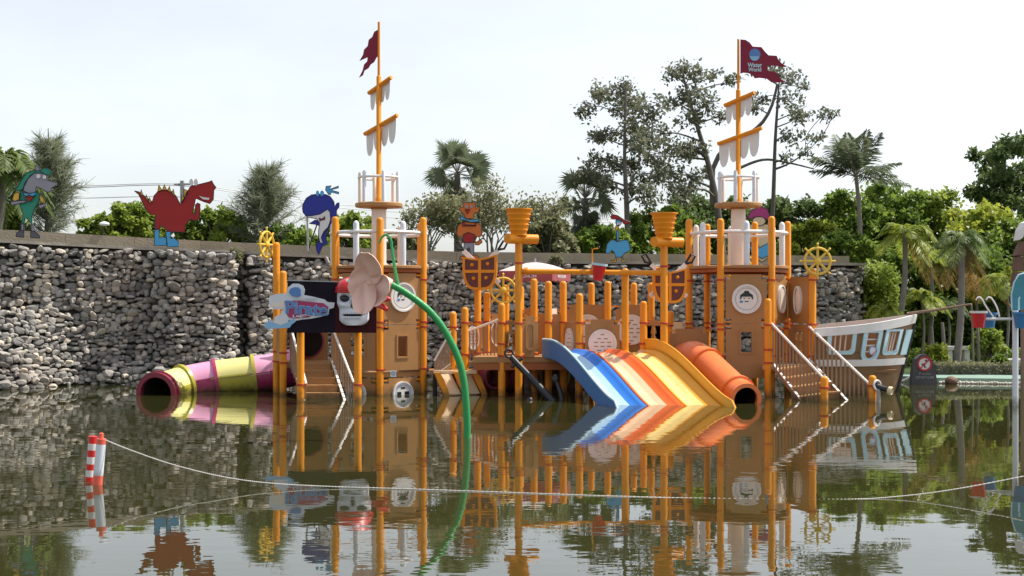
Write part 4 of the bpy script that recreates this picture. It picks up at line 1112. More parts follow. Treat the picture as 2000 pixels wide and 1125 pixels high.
side_wall(-.008, M['dblue'], False, 'side_wall'); side_wall(.985, M['syellow'], True, 'side_wall')
mb = MB(); box(mb, slide_pt(.5, 0, -.02) + Vector((0, .09, 0)), (1.78, .2, .06)); mb.build('top_lip', M['tan'], WS, None)

# ---- orange tube slide
TO = empty('tube_slide', (XY(1420, 22).x, 22, 0), 'orange tube slide curving down beside the gold slide wall', 'slide', 'tube slides')
op = spline([P(1338, 700, 23.5), P(1357, 696, 23.0), P(1380, 712, 22.6), P(1412, 742, 22.0), P(1440, 768, 21.45), P(1457, 780, 21.05)], 50)
for i0, i1, nm in ((0, 20, 'tube_section'), (20, 40, 'tube_section'), (40, 47, 'tube_section'), (47, 50, 'mouth_ring')):
    mb = MB(); shell_tube(mb, seg(op, i0, min(i1, len(op) - 1)), .275 if nm != 'mouth_ring' else .27, .03 if nm != 'mouth_ring' else .07, 30); so = mb.build(nm, M['torange'], TO)
    if i0 in (20, 40):
        dd = (op[i0 + 1] - op[i0 - 1]).normalized(); mb = MB(); lathe(mb, op[i0], [(.27, -.03), (.315, -.03), (.315, -.005), (.305, 0), (.315, .005), (.315, .03), (.27, .03)], 30, dd, False); mb.build('flange', M['torange'], so)

mb = MB(); ptube(mb, op, .235, 28, False); mb.build('shade_lining', M['dark'], TO)  # near-black inner shells paint the shade inside both tubes
mb = MB(); ptube(mb, path, .30, 28, False); mb.build('shade_lining', M['dark'], TS)
mb = MB(); lathe(mb, op[1], [(.22, -.005), (.22, .005)], 28, (op[2] - op[0])); mb.build('shade_cap', M['dark'], TO, None)  # dark discs added to keep light out of the tubes' upper ends
mb = MB(); lathe(mb, path[3], [(.28, -.005), (.28, .005)], 28, (path[4] - path[2])); mb.build('shade_cap', M['dark'], TS, None)
# ---- right staircase
SR = empty('staircase', (XY(1600, 22).x, 22, 0), 'brown staircase with long slatted rails descending to the water in front of the ship bow', 'staircase', 'play staircases')
post(SR, XY(1500, 22.6), ZZ(583, 22.6), (.60, 1.27, .83))
post(SR, XY(1610, 21.4), ZZ(735, 21.4), (.24,)); post(SR, XY(1704, 21.4), ZZ(733, 21.4), (.27,))
slat_rail(SR, P(1507, 632, 22.6), P(1608, 738, 21.4), P(1511, 716, 22.6), P(1595, 825, 21.4), 15)
slat_rail(SR, P(1580, 638, 22.95), P(1700, 752, 21.4), P(1580, 705, 22.95), P(1680, 815, 21.4), 14)
floor_slab(SR, [(XY(1490, 22.7).x, 22.72), (XY(1590, 23).x, 22.95), (XY(1590, 23.5).x, 23.4), (XY(1500, 23.5).x, 23.4)], .54, .07, M['tan'])
for i in range(6):
    t = (i + .5) / 6; aL = P(1511, 716, 22.6).lerp(P(1595, 825, 21.4), t); aR = P(1580, 705, 22.95).lerp(P(1680, 815, 21.4), t)
    mb = MB(); beam(mb, aL + Vector((0, 0, .02)), aR + Vector((0, 0, .02)), .24, .035); st = mb.build('tread', M['brown'], SR, None)
    mb = MB(); beam(mb, aL + Vector((.0, -.1, -.06)), aR + Vector((0, -.1, -.06)), .02, .11); mb.build('riser', M['brown'], st, None)

# ------------------------------------------------------------------ ship bow
SB = empty('ship_bow', (XY(1690, 23.3).x, 23.3, 0), 'brown ship bow with white gunwale and light blue framed openings at right', 'ship')
def hull(s, z, side):
    """s 0 stern..1 bow tip, side -1 near / +1 far"""
    bow_x = XY(1790, 23.7).x - max(0, 1.40 - z) * .26; x0 = XY(1590, 22.9).x
    x = x0 + (bow_x - x0) * s
    half = .95 * (1 - max(0, (s - .25) / .75) ** 2.2) * (1 - .22 * max(0, 1.0 - z))
    return Vector((x, 23.75 + side * half - (.0), z))
def gun(s): return 1.17 + .13 * s * s + .10 * s
def hsurf(mb, side, z0f, z1f, n0, n1, s0=0, s1=1, n=30, holes=(), m=4):
    if not holes:
        loop = [(s0 + (s1 - s0) * i / n, 0) for i in range(n + 1)]
        vs = []; fs = []
        for off in (n0, n1):
            for i in range(n + 1):
                s = s0 + (s1 - s0) * i / n
                for j in range(m + 1):
                    z = z0f(s) + (z1f(s) - z0f(s)) * j / m; p = hull(s, z, side); vs.append(p + Vector((off * .25, side * off, 0)))
        N = (n + 1) * (m + 1)
        for i in range(n):
            for j in range(m):
                a = i * (m + 1) + j; fs.append((a, a + m + 1, a + m + 2, a + 1)); fs.append((a + N, a + 1 + N, a + m + 2 + N, a + m + 1 + N))
            a = i * (m + 1); fs.append((a, a + N, a + m + 1 + N, a + m + 1)); a += m; fs.append((a, a + m + 1, a + m + 1 + N, a + N))
        for e in (0, n):
            for j in range(m): a = e * (m + 1) + j; fs.append((a, a + 1, a + 1 + N, a + N))
        return mb.add(vs, fs)
def hole_panel(mb, side, z0f, z1f, n0, n1, holes, n=40):
    out = [(i / n, z0f(i / n)) for i in range(n + 1)] + [((n - i) / n, z1f((n - i) / n)) for i in range(n + 1)]
    loops = [out] + holes; flat = [p for l in loops for p in l]
    tris = tessellate_polygon([[Vector((p[0] * 1.8, p[1], 0)) for p in l] for l in loops]); N = len(flat)
    vs = [hull(p[0], p[1], side) + Vector((off * .25, side * off, 0)) for off in (n0, n1) for p in flat]
    fs = [tuple(t) for t in tris] + [tuple(i + N for i in reversed(t)) for t in tris]; k = 0
    for l in loops:
        mm = len(l)
        for i in range(mm): fs.append((k + i, k + (i + 1) % mm, k + (i + 1) % mm + N, k + i + N))
        k += mm
    return mb.add(vs, fs)
def uwin(s0, s1, z0, z1, r=.5, n=10):
    """opening with rounded bottom"""
    w = (s1 - s0) / 2; c = (s0 + s1) / 2; hr = w * 1.8 * r
    pts = [(s1, z1), (s0, z1)]
    pts += [(c - w * math.cos(math.pi * i / n) if r > .9 else (s0 + w * r * (1 - math.cos(min(math.pi / 2, math.pi * i / n))) if i <= n / 2 else s1 - w * r * (1 - math.cos(math.pi - math.pi * i / n))), z0 + hr * (1 - math.sin(math.pi * i / n))) for i in range(n + 1)]
    return pts
wins = [uwin(.14, .33, .80, 1.10, .35), uwin(.47, .58, .66, 1.12, 1.0), uwin(.69, .82, .78, 1.14, .4)]
M['hullbrown'] = mat('hull_brown', (.27, .16, .075), .6, .35, .15, 4, stain=True, dirt=(.16, .11, .07))
mb = MB(); hole_panel(mb, -1, lambda s: -.4, lambda s: gun(s) - .02, 0, -.03, wins); mb.build('near_side', M['hullbrown'], SB, 30)
mb = MB(); hsurf(mb, 1, lambda s: -.4, lambda s: gun(s) + .02, 0, -.03); mb.build('far_side', M['hullbrown'], SB, 40)
for side, nm in ((-1, 'near_gunwale'), (1, 'far_gunwale')):
    mb = MB(); hsurf(mb, side, lambda s: gun(s) - .115, lambda s: gun(s) + .03 + .02 * s, .045, -.045); mb.build('gunwale', M['white'], SB, 40)
mb = MB(); hsurf(mb, -1, lambda s: .52, lambda s: .64, .05, .0, 0, .99); mb.build('rubbing_band', M['white'], SB, 40)
for (s0, s1, z0, z1, r) in ((.105, .365, .73, 1.15, .35), (.43, .62, .585, 1.16, 1.0), (.655, .855, .71, 1.18, .4)):
    k = [(.14, .33, .80, 1.10, .35), (.47, .58, .66, 1.12, 1.0), (.69, .82, .78, 1.14, .4)][[.105, .43, .655].index(s0)]
    o1 = uwin(s0, s1, z0, z1, r); i1 = uwin(*k)
    loops = [o1, i1]; flat = o1 + i1; N = len(flat); tris = tessellate_polygon([[Vector((p[0] * 1.8, p[1], 0)) for p in l] for l in loops])
    vs = [hull(p[0], p[1], -1) + Vector((off * .25, -off, 0)) for off in (.035, .001) for p in flat]
    fs = [tuple(t) for t in tris] + [tuple(i + N for i in reversed(t)) for t in tris]; kk = 0
    for l in loops:
        mm = len(l)
        for i in range(mm): fs.append((kk + i, kk + (i + 1) % mm, kk + (i + 1) % mm + N, kk + i + N))
        kk += mm
    f = MB().add(vs, fs).build('opening_frame', M['ltblue'], SB, 30)
    for j in range(3):
        if s0 != .43:
            s = k[0] + (k[1] - k[0]) * (j + 1) / 4; mb = MB(); ptube(mb, [hull(s, z0 + .03, -1) + Vector((0, .05, 0)), hull(s, z1, -1) + Vector((0, .05, 0))], .014, 8)
        else:
            zz = .78 + .11 * j; mb = MB(); ptube(mb, [hull(.455, zz, -1) + Vector((0, .04, 0)), hull(.60, zz, -1) + Vector((0, .04, 0))], .014, 8)
        mb.build('bar', M['cream'], f)
c = hull(.525, .80, -1) + Vector((.03, -.05, 0)); F = Frame(c, u=(.98, .18, 0))
mb = MB(); prism(mb, F, circ(0, 0, .075, .085, 20), 0, .015); nb = mb.build('round_notice', M['signwhite'], SB, None)
mb = MB(); prism(mb, F, circ(0, 0, .075, .085, 20), .015, .018, [circ(0, 0, .06, .07, 20)]); mb.build('printed_ring', M['logoblue'], nb, None)
mb = MB(); prism(mb, F, [(-.02, -.06), (.055, 0), (.06, -.012), (-.012, -.07)], .015, .019); mb.build('printed_bar', M['red'], nb, None)
mb = MB(); pts = [hull(1.0, z, -1) + Vector((.012, -.01, 0)) for z in (-.4, .1, .5, .9, 1.25)]; ptube(mb, pts, .035, 8); mb.build('stem_post', M['black'], SB)
mb = MB(); hsurf(mb, -1, lambda s: .70, lambda s: 1.16, .03, .0, .9, 1.0, 8); mb.build('bow_trim', M['ltblue'], SB, 40)
mb = MB(); ptube(mb, [P(1772, 613, 23.7), P(1830, 605, 23.3), P(1897, 594, 22.9)], [.03, .026, .018], 10); mb.build('bowsprit', M['wood'], SB)
mb = MB(); box(mb, (XY(1650, 23.75).x, 23.75, .42), (1.6, 1.2, .05)); mb.build('inner_deck', M['brown2'], SB, None)

# ---- water cannon by the stair foot
WC = empty('water_cannon', tuple(XY(1715, 21.3)), 'small black water cannon with white ring and yellow muzzle beside the last orange post', 'cannon')
mb = MB(); ptube(mb, [P(1706, 752, 21.35), P(1722, 758, 21.3), P(1736, 762, 21.2)], [.06, .05, .045], 14); mb.build('barrel', M['black'], WC)
mb = MB(); lathe(mb, P(1738, 763, 21.2), [(.045, -.02), (.07, -.02), (.075, .02), (.06, .04), (.045, .02)], 18, (.7, -.6, -.2)); mb.build('muzzle', M['c_pale'], WC)
mb = MB(); ring(mb, P(1713, 752, 21.3), .075, .018, axis=(.5, -.85, 0), n=24); mb.build('grip_ring', M['white'], WC)
mb = MB(); ptube(mb, [P(1716, 760, 21.3), P(1716, 800, 21.3)], .03, 10); mb.build('stand', M['metal'], WC)

# ---- bucket tree at the right edge
BT = empty('bucket_tree', tuple(XY(1983, 20.6)), 'white pole with side arm and teal leaf shaped top at the right edge', 'water toy')
mb = MB(); ptube(mb, [XY(1983, 20.6) + Vector((0, 0, -.5)), P(1983, 606, 20.6)], .046, 16); mb.build('pole', M['greywhite'], BT)
mb = MB(); ptube(mb, [P(1983, 623, 20.6), P(1926, 623, 20.75)], .022, 12); mb.build('arm', M['white'], BT)
mb = MB(); ptube(mb, [P(1983, 623, 20.6), P(2045, 623, 20.75)], .022, 12); mb.build('arm', M['white'], BT)
for dx in (0, 20):
    mb = MB(); ptube(mb, spline([P(1906 + dx, 586, 20.75), P(1910 + dx, 581, 20.75), P(1917 + dx, 583, 20.75), P(1927 + dx, 600, 20.75), P(1940 + dx * .6, 619, 20.75)], 16), .013, 8); mb.build('drip_hook', M['white'], BT)
mb = MB(); ptube(mb, [P(1990, 606, 20.5), P(1990, 584, 20.5), P(1992, 580, 20.5)], .014, 8); mb.build('spout', M['ltblue'], BT)
Fq = Frame((0, 20.75, 0), u=(1, 0, 0))
mb = MB(); prism(mb, Fq, px2([(1977, 605), (1976, 575), (1981, 552), (1990, 537), (2000, 534), (2012, 540), (2022, 560), (2024, 585), (2020, 605)], 20.75), -.03, .03); mb.build('leaf_top', M['teal'], BT, None)
mb = MB(); ptube(mb, [P(a, b, 20.75) for a, b in ((1977, 605), (1976, 575), (1981, 552), (1990, 537), (2000, 534), (2012, 540), (2022, 560), (2024, 585))], .018, 8); mb.build('leaf_edge', M['ltblue'], BT)
bucket(1911, 608, 640, 20.85, .125, .085, M['red'], M['white'], 'red bucket hanging at the left end of the white pole arm', .0)
bucket(1932, 611, 640, 21.4, .12, .08, M['bucketblue'], M['bucketblue'], 'blue bucket tucked behind the red one on the white pole arm', .0)
bucket(1995, 610, 641, 20.45, .135, .09, M['bucketblue'], M['bucketblue'], 'blue bucket in front of the white pole at the right edge', .0)
# brown plank tower beyond
TB = empty('plank_tower', tuple(XY(2000, 24.5)), 'brown plank tower with pale pointed cap rising behind the teal leaf', 'tower')
post(TB, XY(2000, 24.5), 1.9, m=M['wood'])
for j in range(4):
    yb = 590 - j * 30; yt = yb - 28; l0 = 1972 + (0 if j < 2 else 4); l1 = 1972 + [0, 2, 4, 14][j]
    Fq2 = Frame((0, 24.5, 0), u=(1, 0, 0)); mb = MB(); prism(mb, Fq2, px2([(l0, yb), (l1 + 2, yt), (2030 - (l1 - 1972), yt), (2030, yb)], 24.5), .0, .25); mb.build('plank', M['thatch'], TB, None)
mb = MB(); prism(mb, Fq2, px2([(1980, 470), (1984, 450), (1992, 436), (2003, 431), (2014, 440), (2022, 470), (2014, 462), (2003, 452), (1993, 455), (1986, 466)], 24.5), -.02, .28); mb.build('cap', M['white'], TB, None)

# ------------------------------------------------------------------ parasol
PA = empty('parasol', tuple(XY(1045, 26)), 'square parasol with white top and pinkish red valance behind the platform', 'parasol')
ct = P(1045, 512, 26); zb = ZZ(530, 26); rr = .80; ang = R(24)
cor = [ct + Vector((math.cos(ang + math.pi / 2 * k) * rr, math.sin(ang + math.pi / 2 * k) * rr * .95, 0)) for k in range(4)]
for q in cor: q.z = zb
mb = MB(); n = 6; vs = [ct]; fs = []
for k in range(4):
    a, b = cor[k], cor[(k + 1) % 4]; grid = []
    for i in range(n + 1):
        t = i / n; row = []
        for j in range(i + 1):
            p = ct.lerp(a.lerp(b, j / i if i else 0), t); p.z += .035 * math.sin(math.pi * t) ; row.append(len(vs)); vs.append(p)
        grid.append(row)
    for i in range(n):
        for j in range(i + 1):
            fs.append((grid[i][j], grid[i + 1][j], grid[i + 1][j + 1]))
            if j < i: fs.append((grid[i][j], grid[i + 1][j + 1], grid[i][j + 1]))
mb.add(vs, fs); mb.build('canopy', M['canopy'], PA, 30)
for k in range(4):
    a, b = cor[k], cor[(k + 1) % 4]
    if (b - a).x < 0: a, b = b, a
    F = Frame(Vector((a.x, a.y, 0)), Vector((b.x, b.y, 0))); w = (b - a).length
    pts = [(0, zb)] + [(w * i / 12, zb - .20 - .012 * math.sin(i * 2.2 + k)) for i in range(13)] + [(w, zb)]
    mb = MB(); prism(mb, F, pts, -.006, .006); v = mb.build('valance', M['valance'], PA, None)
    if (a.y + b.y) / 2 < 26: text('MAGNUM', w * .42, .065, F, w * .5, zb - .11, .008, .011, M['c_white'], v, bold=.01)
mb = MB(); ptube(mb, [XY(1045, 26) + Vector((0, 0, -.5)), ct + Vector((0, 0, .08))], .022, 10); mb.build('pole', M['metal'], PA)

# ------------------------------------------------------------------ painted cut-out boards on the wall
def cutout(name, label, D, base_px, pieces, base_y):
    q = XY(base_px, D); q.z = ZZ(base_y, D)
    t = empty(name, tuple(q), label, 'figure board', 'painted figure boards on the wall')
    F = Frame((0, D, 0), u=(1, 0, 0))
    for i, (nm, pts, m) in enumerate(pieces):
        mb = MB(); off = 0 if i == 0 else .012 + .003 * i
        prism(mb, F, px2(pts, D), off - .02, off + .012); pc_ = mb.build(nm, M[m], t, None)
        if nm not in ('teeth', 'eye'):
            q_ = [F(a, b, off + .012) for a, b in px2(pts, D)]; mb = MB(); ptube(mb, q_ + [q_[0]], .009, 5); mb.build('outline', M['black'], pc_)
    return t
def T(pts, x0, y0, s): return [(x0 + a * s, y0 + b * s) for a, b in pts]
def el(cx, cy, rx, ry, n=18): return [(cx + rx * math.cos(2 * math.pi * k / n), cy + ry * math.sin(2 * math.pi * k / n)) for k in range(n)]
z4 = lambda pts: T(pts, 0, 220, .25)
spk = [[(1098, 640), (1105, 600), (1122, 650)], [(1140, 672), (1145, 640), (1160, 685)], [(1165, 700), (1170, 660), (1188, 705)], [(1235, 620), (1245, 562), (1268, 606)], [(1272, 605), (1288, 562), (1308, 606)], [(1312, 608), (1328, 575), (1340, 625)], [(1345, 628), (1358, 598), (1370, 650)], [(1420, 705), (1425, 640), (1450, 660)], [(1440, 665), (1440, 595), (1472, 610)]]
cutout('dinosaur_board', 'cut-out board of a red dinosaur in light blue boots on the wall top', 26.8, 330, [
    ('body', z4([(1052, 612), (1085, 618), (1150, 665), (1190, 695), (1205, 650), (1240, 610), (1290, 598), (1340, 615), (1380, 655), (1410, 715), (1440, 680), (1470, 610), (1490, 575), (1560, 560), (1640, 540), (1655, 530), (1670, 560), (1690, 585), (1672, 605), (1668, 680), (1640, 712), (1590, 695), (1530, 670), (1520, 720), (1505, 780), (1525, 800), (1528, 720), (1545, 705), (1565, 715), (1560, 830), (1530, 845), (1488, 835), (1450, 880), (1440, 935), (1310, 930), (1290, 905), (1255, 880), (1248, 917), (1215, 917), (1210, 860), (1220, 800), (1180, 800), (1145, 765), (1115, 700), (1085, 640)]), 'c_red')] +
    [('spike', z4(s), 'c_yellow') for s in spk] +
    [('boot', z4([(1212, 915), (1250, 915), (1250, 980), (1280, 968), (1308, 985), (1305, 1040), (1210, 1040)]), 'c_blue'), ('boot', z4([(1300, 930), (1340, 930), (1338, 985), (1365, 978), (1400, 1005), (1402, 1048), (1315, 1050)]), 'c_blue'),
     ('eye', z4(el(1500, 545, 16, 26)), 'c_white'), ('eye', z4(el(1536, 545, 16, 26)), 'c_white'), ('teeth', z4([(1560, 650), (1590, 662), (1640, 668), (1635, 684), (1590, 678)]), 'c_white')], 483)
zw = lambda pts: T(pts, 0, 290, .1689)
cutout('wolf_board', 'cut-out board of a grey long-snouted animal in a green suit at far left', 25.9, 62, [
    ('body', zw([(240, 480), (420, 500), (470, 530), (450, 620), (400, 700), (370, 790), (370, 880), (310, 800), (290, 810), (280, 870), (250, 860), (270, 760), (230, 650), (235, 560)]), 'c_green'),
    ('head', zw([(275, 490), (290, 400), (360, 310), (420, 270), (405, 230), (430, 185), (465, 230), (470, 265), (540, 310), (560, 370), (660, 395), (655, 430), (600, 460), (600, 490), (560, 510), (480, 465), (425, 440), (415, 510), (340, 520)]), 'c_grey'),
    ('mane', zw([(160, 460), (210, 450), (250, 370), (310, 285), (400, 255), (470, 262), (500, 225), (560, 230), (600, 270), (585, 310), (540, 305), (480, 285), (400, 285), (330, 350), (270, 470), (230, 495)]), 'c_green'),
    ('leg', zw([(255, 870), (280, 870), (280, 950), (250, 950)]), 'c_grey'), ('leg', zw([(365, 880), (385, 880), (420, 960), (370, 960)]), 'c_grey'),
    ('shoe', zw([(245, 945), (285, 950), (285, 1030), (195, 1020), (195, 985)]), 'c_dgrey'), ('shoe', zw([(365, 955), (420, 960), (470, 1010), (470, 1040), (360, 1030)]), 'c_dgrey'),
    ('sleeve', zw([(150, 590), (170, 530), (210, 505), (235, 520), (230, 590), (180, 615)]), 'c_yellow'), ('arm', zw([(135, 615), (300, 600), (310, 625), (140, 660)]), 'c_grey'),
    ('sleeve', zw([(465, 545), (500, 555), (525, 600), (510, 635), (475, 610)]), 'c_yellow'), ('hand', zw([(445, 660), (540, 635), (540, 665), (480, 700)]), 'c_grey'),
    ('scarf', zw([(270, 505), (345, 525), (425, 508), (415, 545), (350, 570), (300, 550)]), 'c_blue'), ('bow', zw([(310, 560), (350, 540), (395, 560), (370, 610), (330, 610)]), 'c_red'),
    ('eye', zw(el(455, 325, 22, 25)), 'c_white'), ('eye', zw(el(525, 335, 18, 22)), 'c_white')], 466)
zh = lambda pts: T(pts, 580, 350, .1422)
cutout('whale_board', 'cut-out board of a dark blue whale with white belly behind the left tower', 27.9, 628, [
    ('body', zh([(75, 400), (85, 340), (130, 260), (200, 215), (300, 203), (400, 210), (460, 240), (510, 310), (520, 372), (548, 330), (580, 320), (580, 380), (545, 430), (545, 600), (490, 612), (420, 700), (400, 800), (420, 900), (360, 910), (320, 990), (300, 1045), (270, 980), (260, 900), (290, 850), (300, 700), (305, 640), (260, 622), (165, 612), (250, 560), (300, 565), (250, 530), (120, 500), (85, 460)]), 'c_navy'),
    ('belly', zh([(120, 500), (200, 505), (320, 480), (420, 415), (455, 450), (465, 560), (430, 660), (370, 720), (335, 800), (360, 880), (320, 870), (300, 800), (300, 700), (315, 600), (270, 545), (160, 525)]), 'c_white'),
    ('spout', zh([(440, 215), (395, 150), (400, 100), (475, 90), (450, 140), (575, 95), (575, 120), (480, 150), (580, 180), (575, 205), (480, 180), (460, 215)]), 'c_blue'),
    ('eye', zh(el(285, 195, 22, 38)), 'c_blue'), ('eye', zh(el(347, 195, 26, 38)), 'c_blue'), ('bow_tie', zh([(310, 535), (348, 550), (385, 512), (388, 552), (348, 560), (318, 575)]), 'c_red')], 498)
WB = bpy.data.objects['whale_board']
mb = MB(); ptube(mb, [P(600, 420, 28.0), P(601, 490, 28.0)], .022, 8); mb.build('prop', M['metal'], WB)
mb = MB(); ptube(mb, [P(622, 430, 28.0), P(602, 488, 28.2)], .015, 8); mb.build('prop', M['black'], WB)
zt_ = lambda pts: T(pts, 850, 380, .1777)
cutout('cat_board', 'cut-out board of an orange cat in red vest and blue scarf above the left shield', 28.9, 915, [
    ('body', zt_([(250, 340), (300, 300), (450, 305), (505, 340), (515, 440), (490, 470), (440, 460), (440, 530), (300, 530), (300, 460), (250, 465), (235, 420)]), 'c_orange'),
    ('head', zt_([(305, 75), (325, 90), (410, 90), (430, 68), (440, 100), (445, 150), (495, 135), (480, 190), (430, 205), (420, 265), (340, 265), (320, 225), (270, 170), (270, 135), (310, 140)]), 'c_orange'),
    ('vest', zt_([(310, 440), (360, 415), (440, 445), (425, 530), (312, 530)]), 'c_red'), ('vest_top', zt_([(300, 280), (330, 330), (435, 340), (445, 300), (450, 345), (300, 345)]), 'c_red'),
    ('scarf', zt_([(275, 225), (330, 265), (400, 280), (495, 265), (470, 300), (390, 305), (325, 280), (280, 280)]), 'c_blue'),
    ('trousers', zt_([(315, 530), (430, 530), (425, 665), (395, 665), (375, 580), (350, 600), (345, 680), (318, 680)]), 'c_grey'),
    ('tail', zt_([(440, 530), (510, 490), (518, 525), (480, 555), (440, 555)]), 'c_orange'), ('foot', zt_([(395, 712), (405, 670), (455, 660), (485, 690), (475, 715)]), 'c_orange'), ('foot', zt_([(268, 712), (275, 680), (320, 675), (345, 712)]), 'c_orange'),
    ('nose', zt_([(330, 165), (380, 165), (355, 215)]), 'c_red'), ('eye', zt_(el(345, 135, 14, 18)), 'c_grey'), ('eye', zt_(el(398, 133, 14, 18)), 'c_grey')], 508)
zb_ = lambda pts: T(pts, 1160, 400, .1777)
cutout('bird_board', 'cut-out board of a blue long-necked bird with red hat left of the right funnel', 29.4, 1208, [
    ('body', zb_([(130, 500), (145, 430), (190, 385), (230, 390), (250, 405), (280, 400), (330, 385), (375, 390), (390, 440), (405, 490), (380, 515), (340, 530), (300, 575), (240, 575), (220, 520), (200, 500), (160, 535), (130, 535)]), 'c_blue'),
    ('neck', zb_([(245, 290), (275, 285), (272, 400), (252, 400)]), 'c_blue'), ('head', zb_(el(270, 190, 32, 42)), 'c_blue'),
    ('beak', zb_([(240, 230), (275, 225), (268, 270), (225, 295)]), 'c_yellow'),
    ('hat', zb_([(180, 135), (200, 108), (260, 118), (330, 165), (400, 190), (385, 208), (330, 215), (300, 175), (240, 160), (195, 158)]), 'c_red'),
    ('eye', zb_(el(262, 208, 11, 16)), 'c_white'), ('eye', zb_(el(285, 208, 9, 14)), 'c_white'),
    ('leg', zb_([(240, 575), (252, 575), (248, 610), (240, 632), (190, 630), (180, 612), (225, 612)]), 'c_yellow'), ('leg', zb_([(303, 575), (316, 575), (322, 605), (352, 612), (345, 630), (308, 634)]), 'c_yellow')], 514)
cutout('hat_figure_board', 'cut-out board of a figure with pink hat and pale blue base behind the right tower', 29.7, 1482, [
    ('body', [(1462, 438), (1500, 438), (1502, 470), (1508, 498), (1488, 512), (1470, 500), (1458, 478)], 'c_pale'),
    ('hat', [(1461, 424), (1466, 412), (1484, 404), (1498, 408), (1503, 420), (1500, 430), (1490, 424), (1474, 424), (1464, 428)], 'c_pink'), ('face', el(1482, 432, 13, 9), 'c_pale'),
    ('shorts', [(1464, 474), (1478, 472), (1482, 482), (1470, 484)], 'c_pink'), ('sea_print', [(1458, 478), (1478, 486), (1502, 474), (1508, 496), (1488, 505), (1474, 498)], 'c_blue')], 512)

# ------------------------------------------------------------------ marker posts, chain
BO = empty('marker_float', tuple(XY(185, 11.75)), 'pair of leaning red and white marker floats standing in the water at left', 'buoy')
def banded(p0, p1, r, bands, nm):
    for i, (f0, f1, m) in enumerate(bands):
        mb = MB(); rr_ = r * (1 + .004 * (i % 2)); ptube(mb, [p0.lerp(p1, f0), p0.lerp(p1, f1)], rr_, 18); mb.build(nm, M[m], BO)
b0 = P(173, 960, 11.95); b1 = P(182, 852, 11.95)
banded(b0, b1, .040, [(-.4, .16, 'offwhite'), (.16, .27, 'paint_red'), (.27, .39, 'offwhite'), (.39, .50, 'paint_red'), (.50, .63, 'offwhite'), (.63, .75, 'paint_red'), (.75, .87, 'offwhite'), (.87, 1, 'paint_red')], 'band')
g0 = P(189, 962, 11.7); g1 = P(198, 857, 11.7)
banded(g0, g1, .044, [(-.4, .32, 'coral'), (.32, .90, 'greywhite'), (.90, 1.0, 'coral')], 'float_sleeve')
mb = MB(); lathe(mb, g1, [(.02, 0), (.02, .05), (.01, .055)], 12); mb.build('float_cap', M['coral'], BO)
CH = [P(200, 857, 11.7), P(260, 881, 11.7), P(340, 908, 11.6), P(430, 930, 11.5), P(520, 943, 11.5), P(640, 950, 11.5), P(800, 955.0, 11.4), P(1000, 962, 11.2), P(1200, 969, 11.0), P(1400, 974, 10.9), P(1640, 976, 10.85), P(1760, 969, 10.9), P(1880, 953, 10.9), P(2060, 918, 10.9)]
for q in CH: q.z = max(q.z, -.0035)
cp = spline(CH, 13 * 46)
mb = MB(); ptube(mb, cp, [.0065 if i % 2 else .003 for i in range(len(cp))], 6); tag(mb.build('float_chain', M['rope'], None, 30, base=XY(800, 11.5)), 'pale chain line sagging across the foreground water from the marker floats', 'chain')

# ------------------------------------------------------------------ right bank
def rock_mesh(mb, c, r, seed, n=3):
    bm = bmesh.new(); bmesh.ops.create_icosphere(bm, subdivisions=n, radius=1)
    for v in bm.verts:
        k = 1 + .22 * noise.noise(v.co * 1.4 + Vector((seed, seed, 0))) + .1 * noise.noise(v.co * 4 + Vector((seed, 0, 2)))
        v.co = Vector((v.co.x * r[0] * k, v.co.y * r[1] * k, v.co.z * r[2] * k)) + Vector(c)
    mb.add([v.co.copy() for v in bm.verts], [tuple(v.index for v in f.verts) for f in bm.faces]); bm.free(); return mb
SS = empty('stone_sign', tuple(XY(1803, 26.0)), 'dark carved stone with red prohibition sign standing at the water edge', 'sign')
F = Frame(XY(1803, 26.0), u=(1, 0, 0))
prof = [(-.25, -.4), (.26, -.4), (.25, .1), (.22, .33), (.16, .50), (.06, .60), (-.06, .61), (-.17, .52), (-.22, .34), (-.25, .1)]
mb = MB(); prism(mb, F, prof, -.10, .08); mb.build('stone_slab', M['darkstone'], SS, None)
mb = MB(); prism(mb, F, circ(-.0, .42, .135, n=28), .08, .088); pn = mb.build('round_plate', M['signwhite'], SS, None)
mb = MB(); prism(mb, F, circ(-.0, .42, .145, n=28), .088, .096, [circ(0, .42, .115, n=28)]); mb.build('red_ring', M['red'], pn, None)
mb = MB(); prism(mb, F, [(-.095, .335), (.08, .51), (.098, .492), (-.078, .318)], .089, .094); mb.build('red_bar', M['red'], pn, None)
mb = MB(); prism(mb, F, circ(.03, .485, .022, n=12), .088, .0915); prism(mb, F, [(.03, .46), (.05, .44), (.01, .40), (.03, .34), (.0, .335), (-.015, .39), (-.06, .40), (-.06, .425), (-.01, .425)], .088, .0915); mb.build('printed_person', M['black'], pn, None)
text('ห้ามปีน', .24, .055, F, .01, .225, .081, .085, M['metal'], SS)
text('DO NOT CLIMB', .36, .05, F, .01, .145, .081, .085, M['metal'], SS, bold=.01)
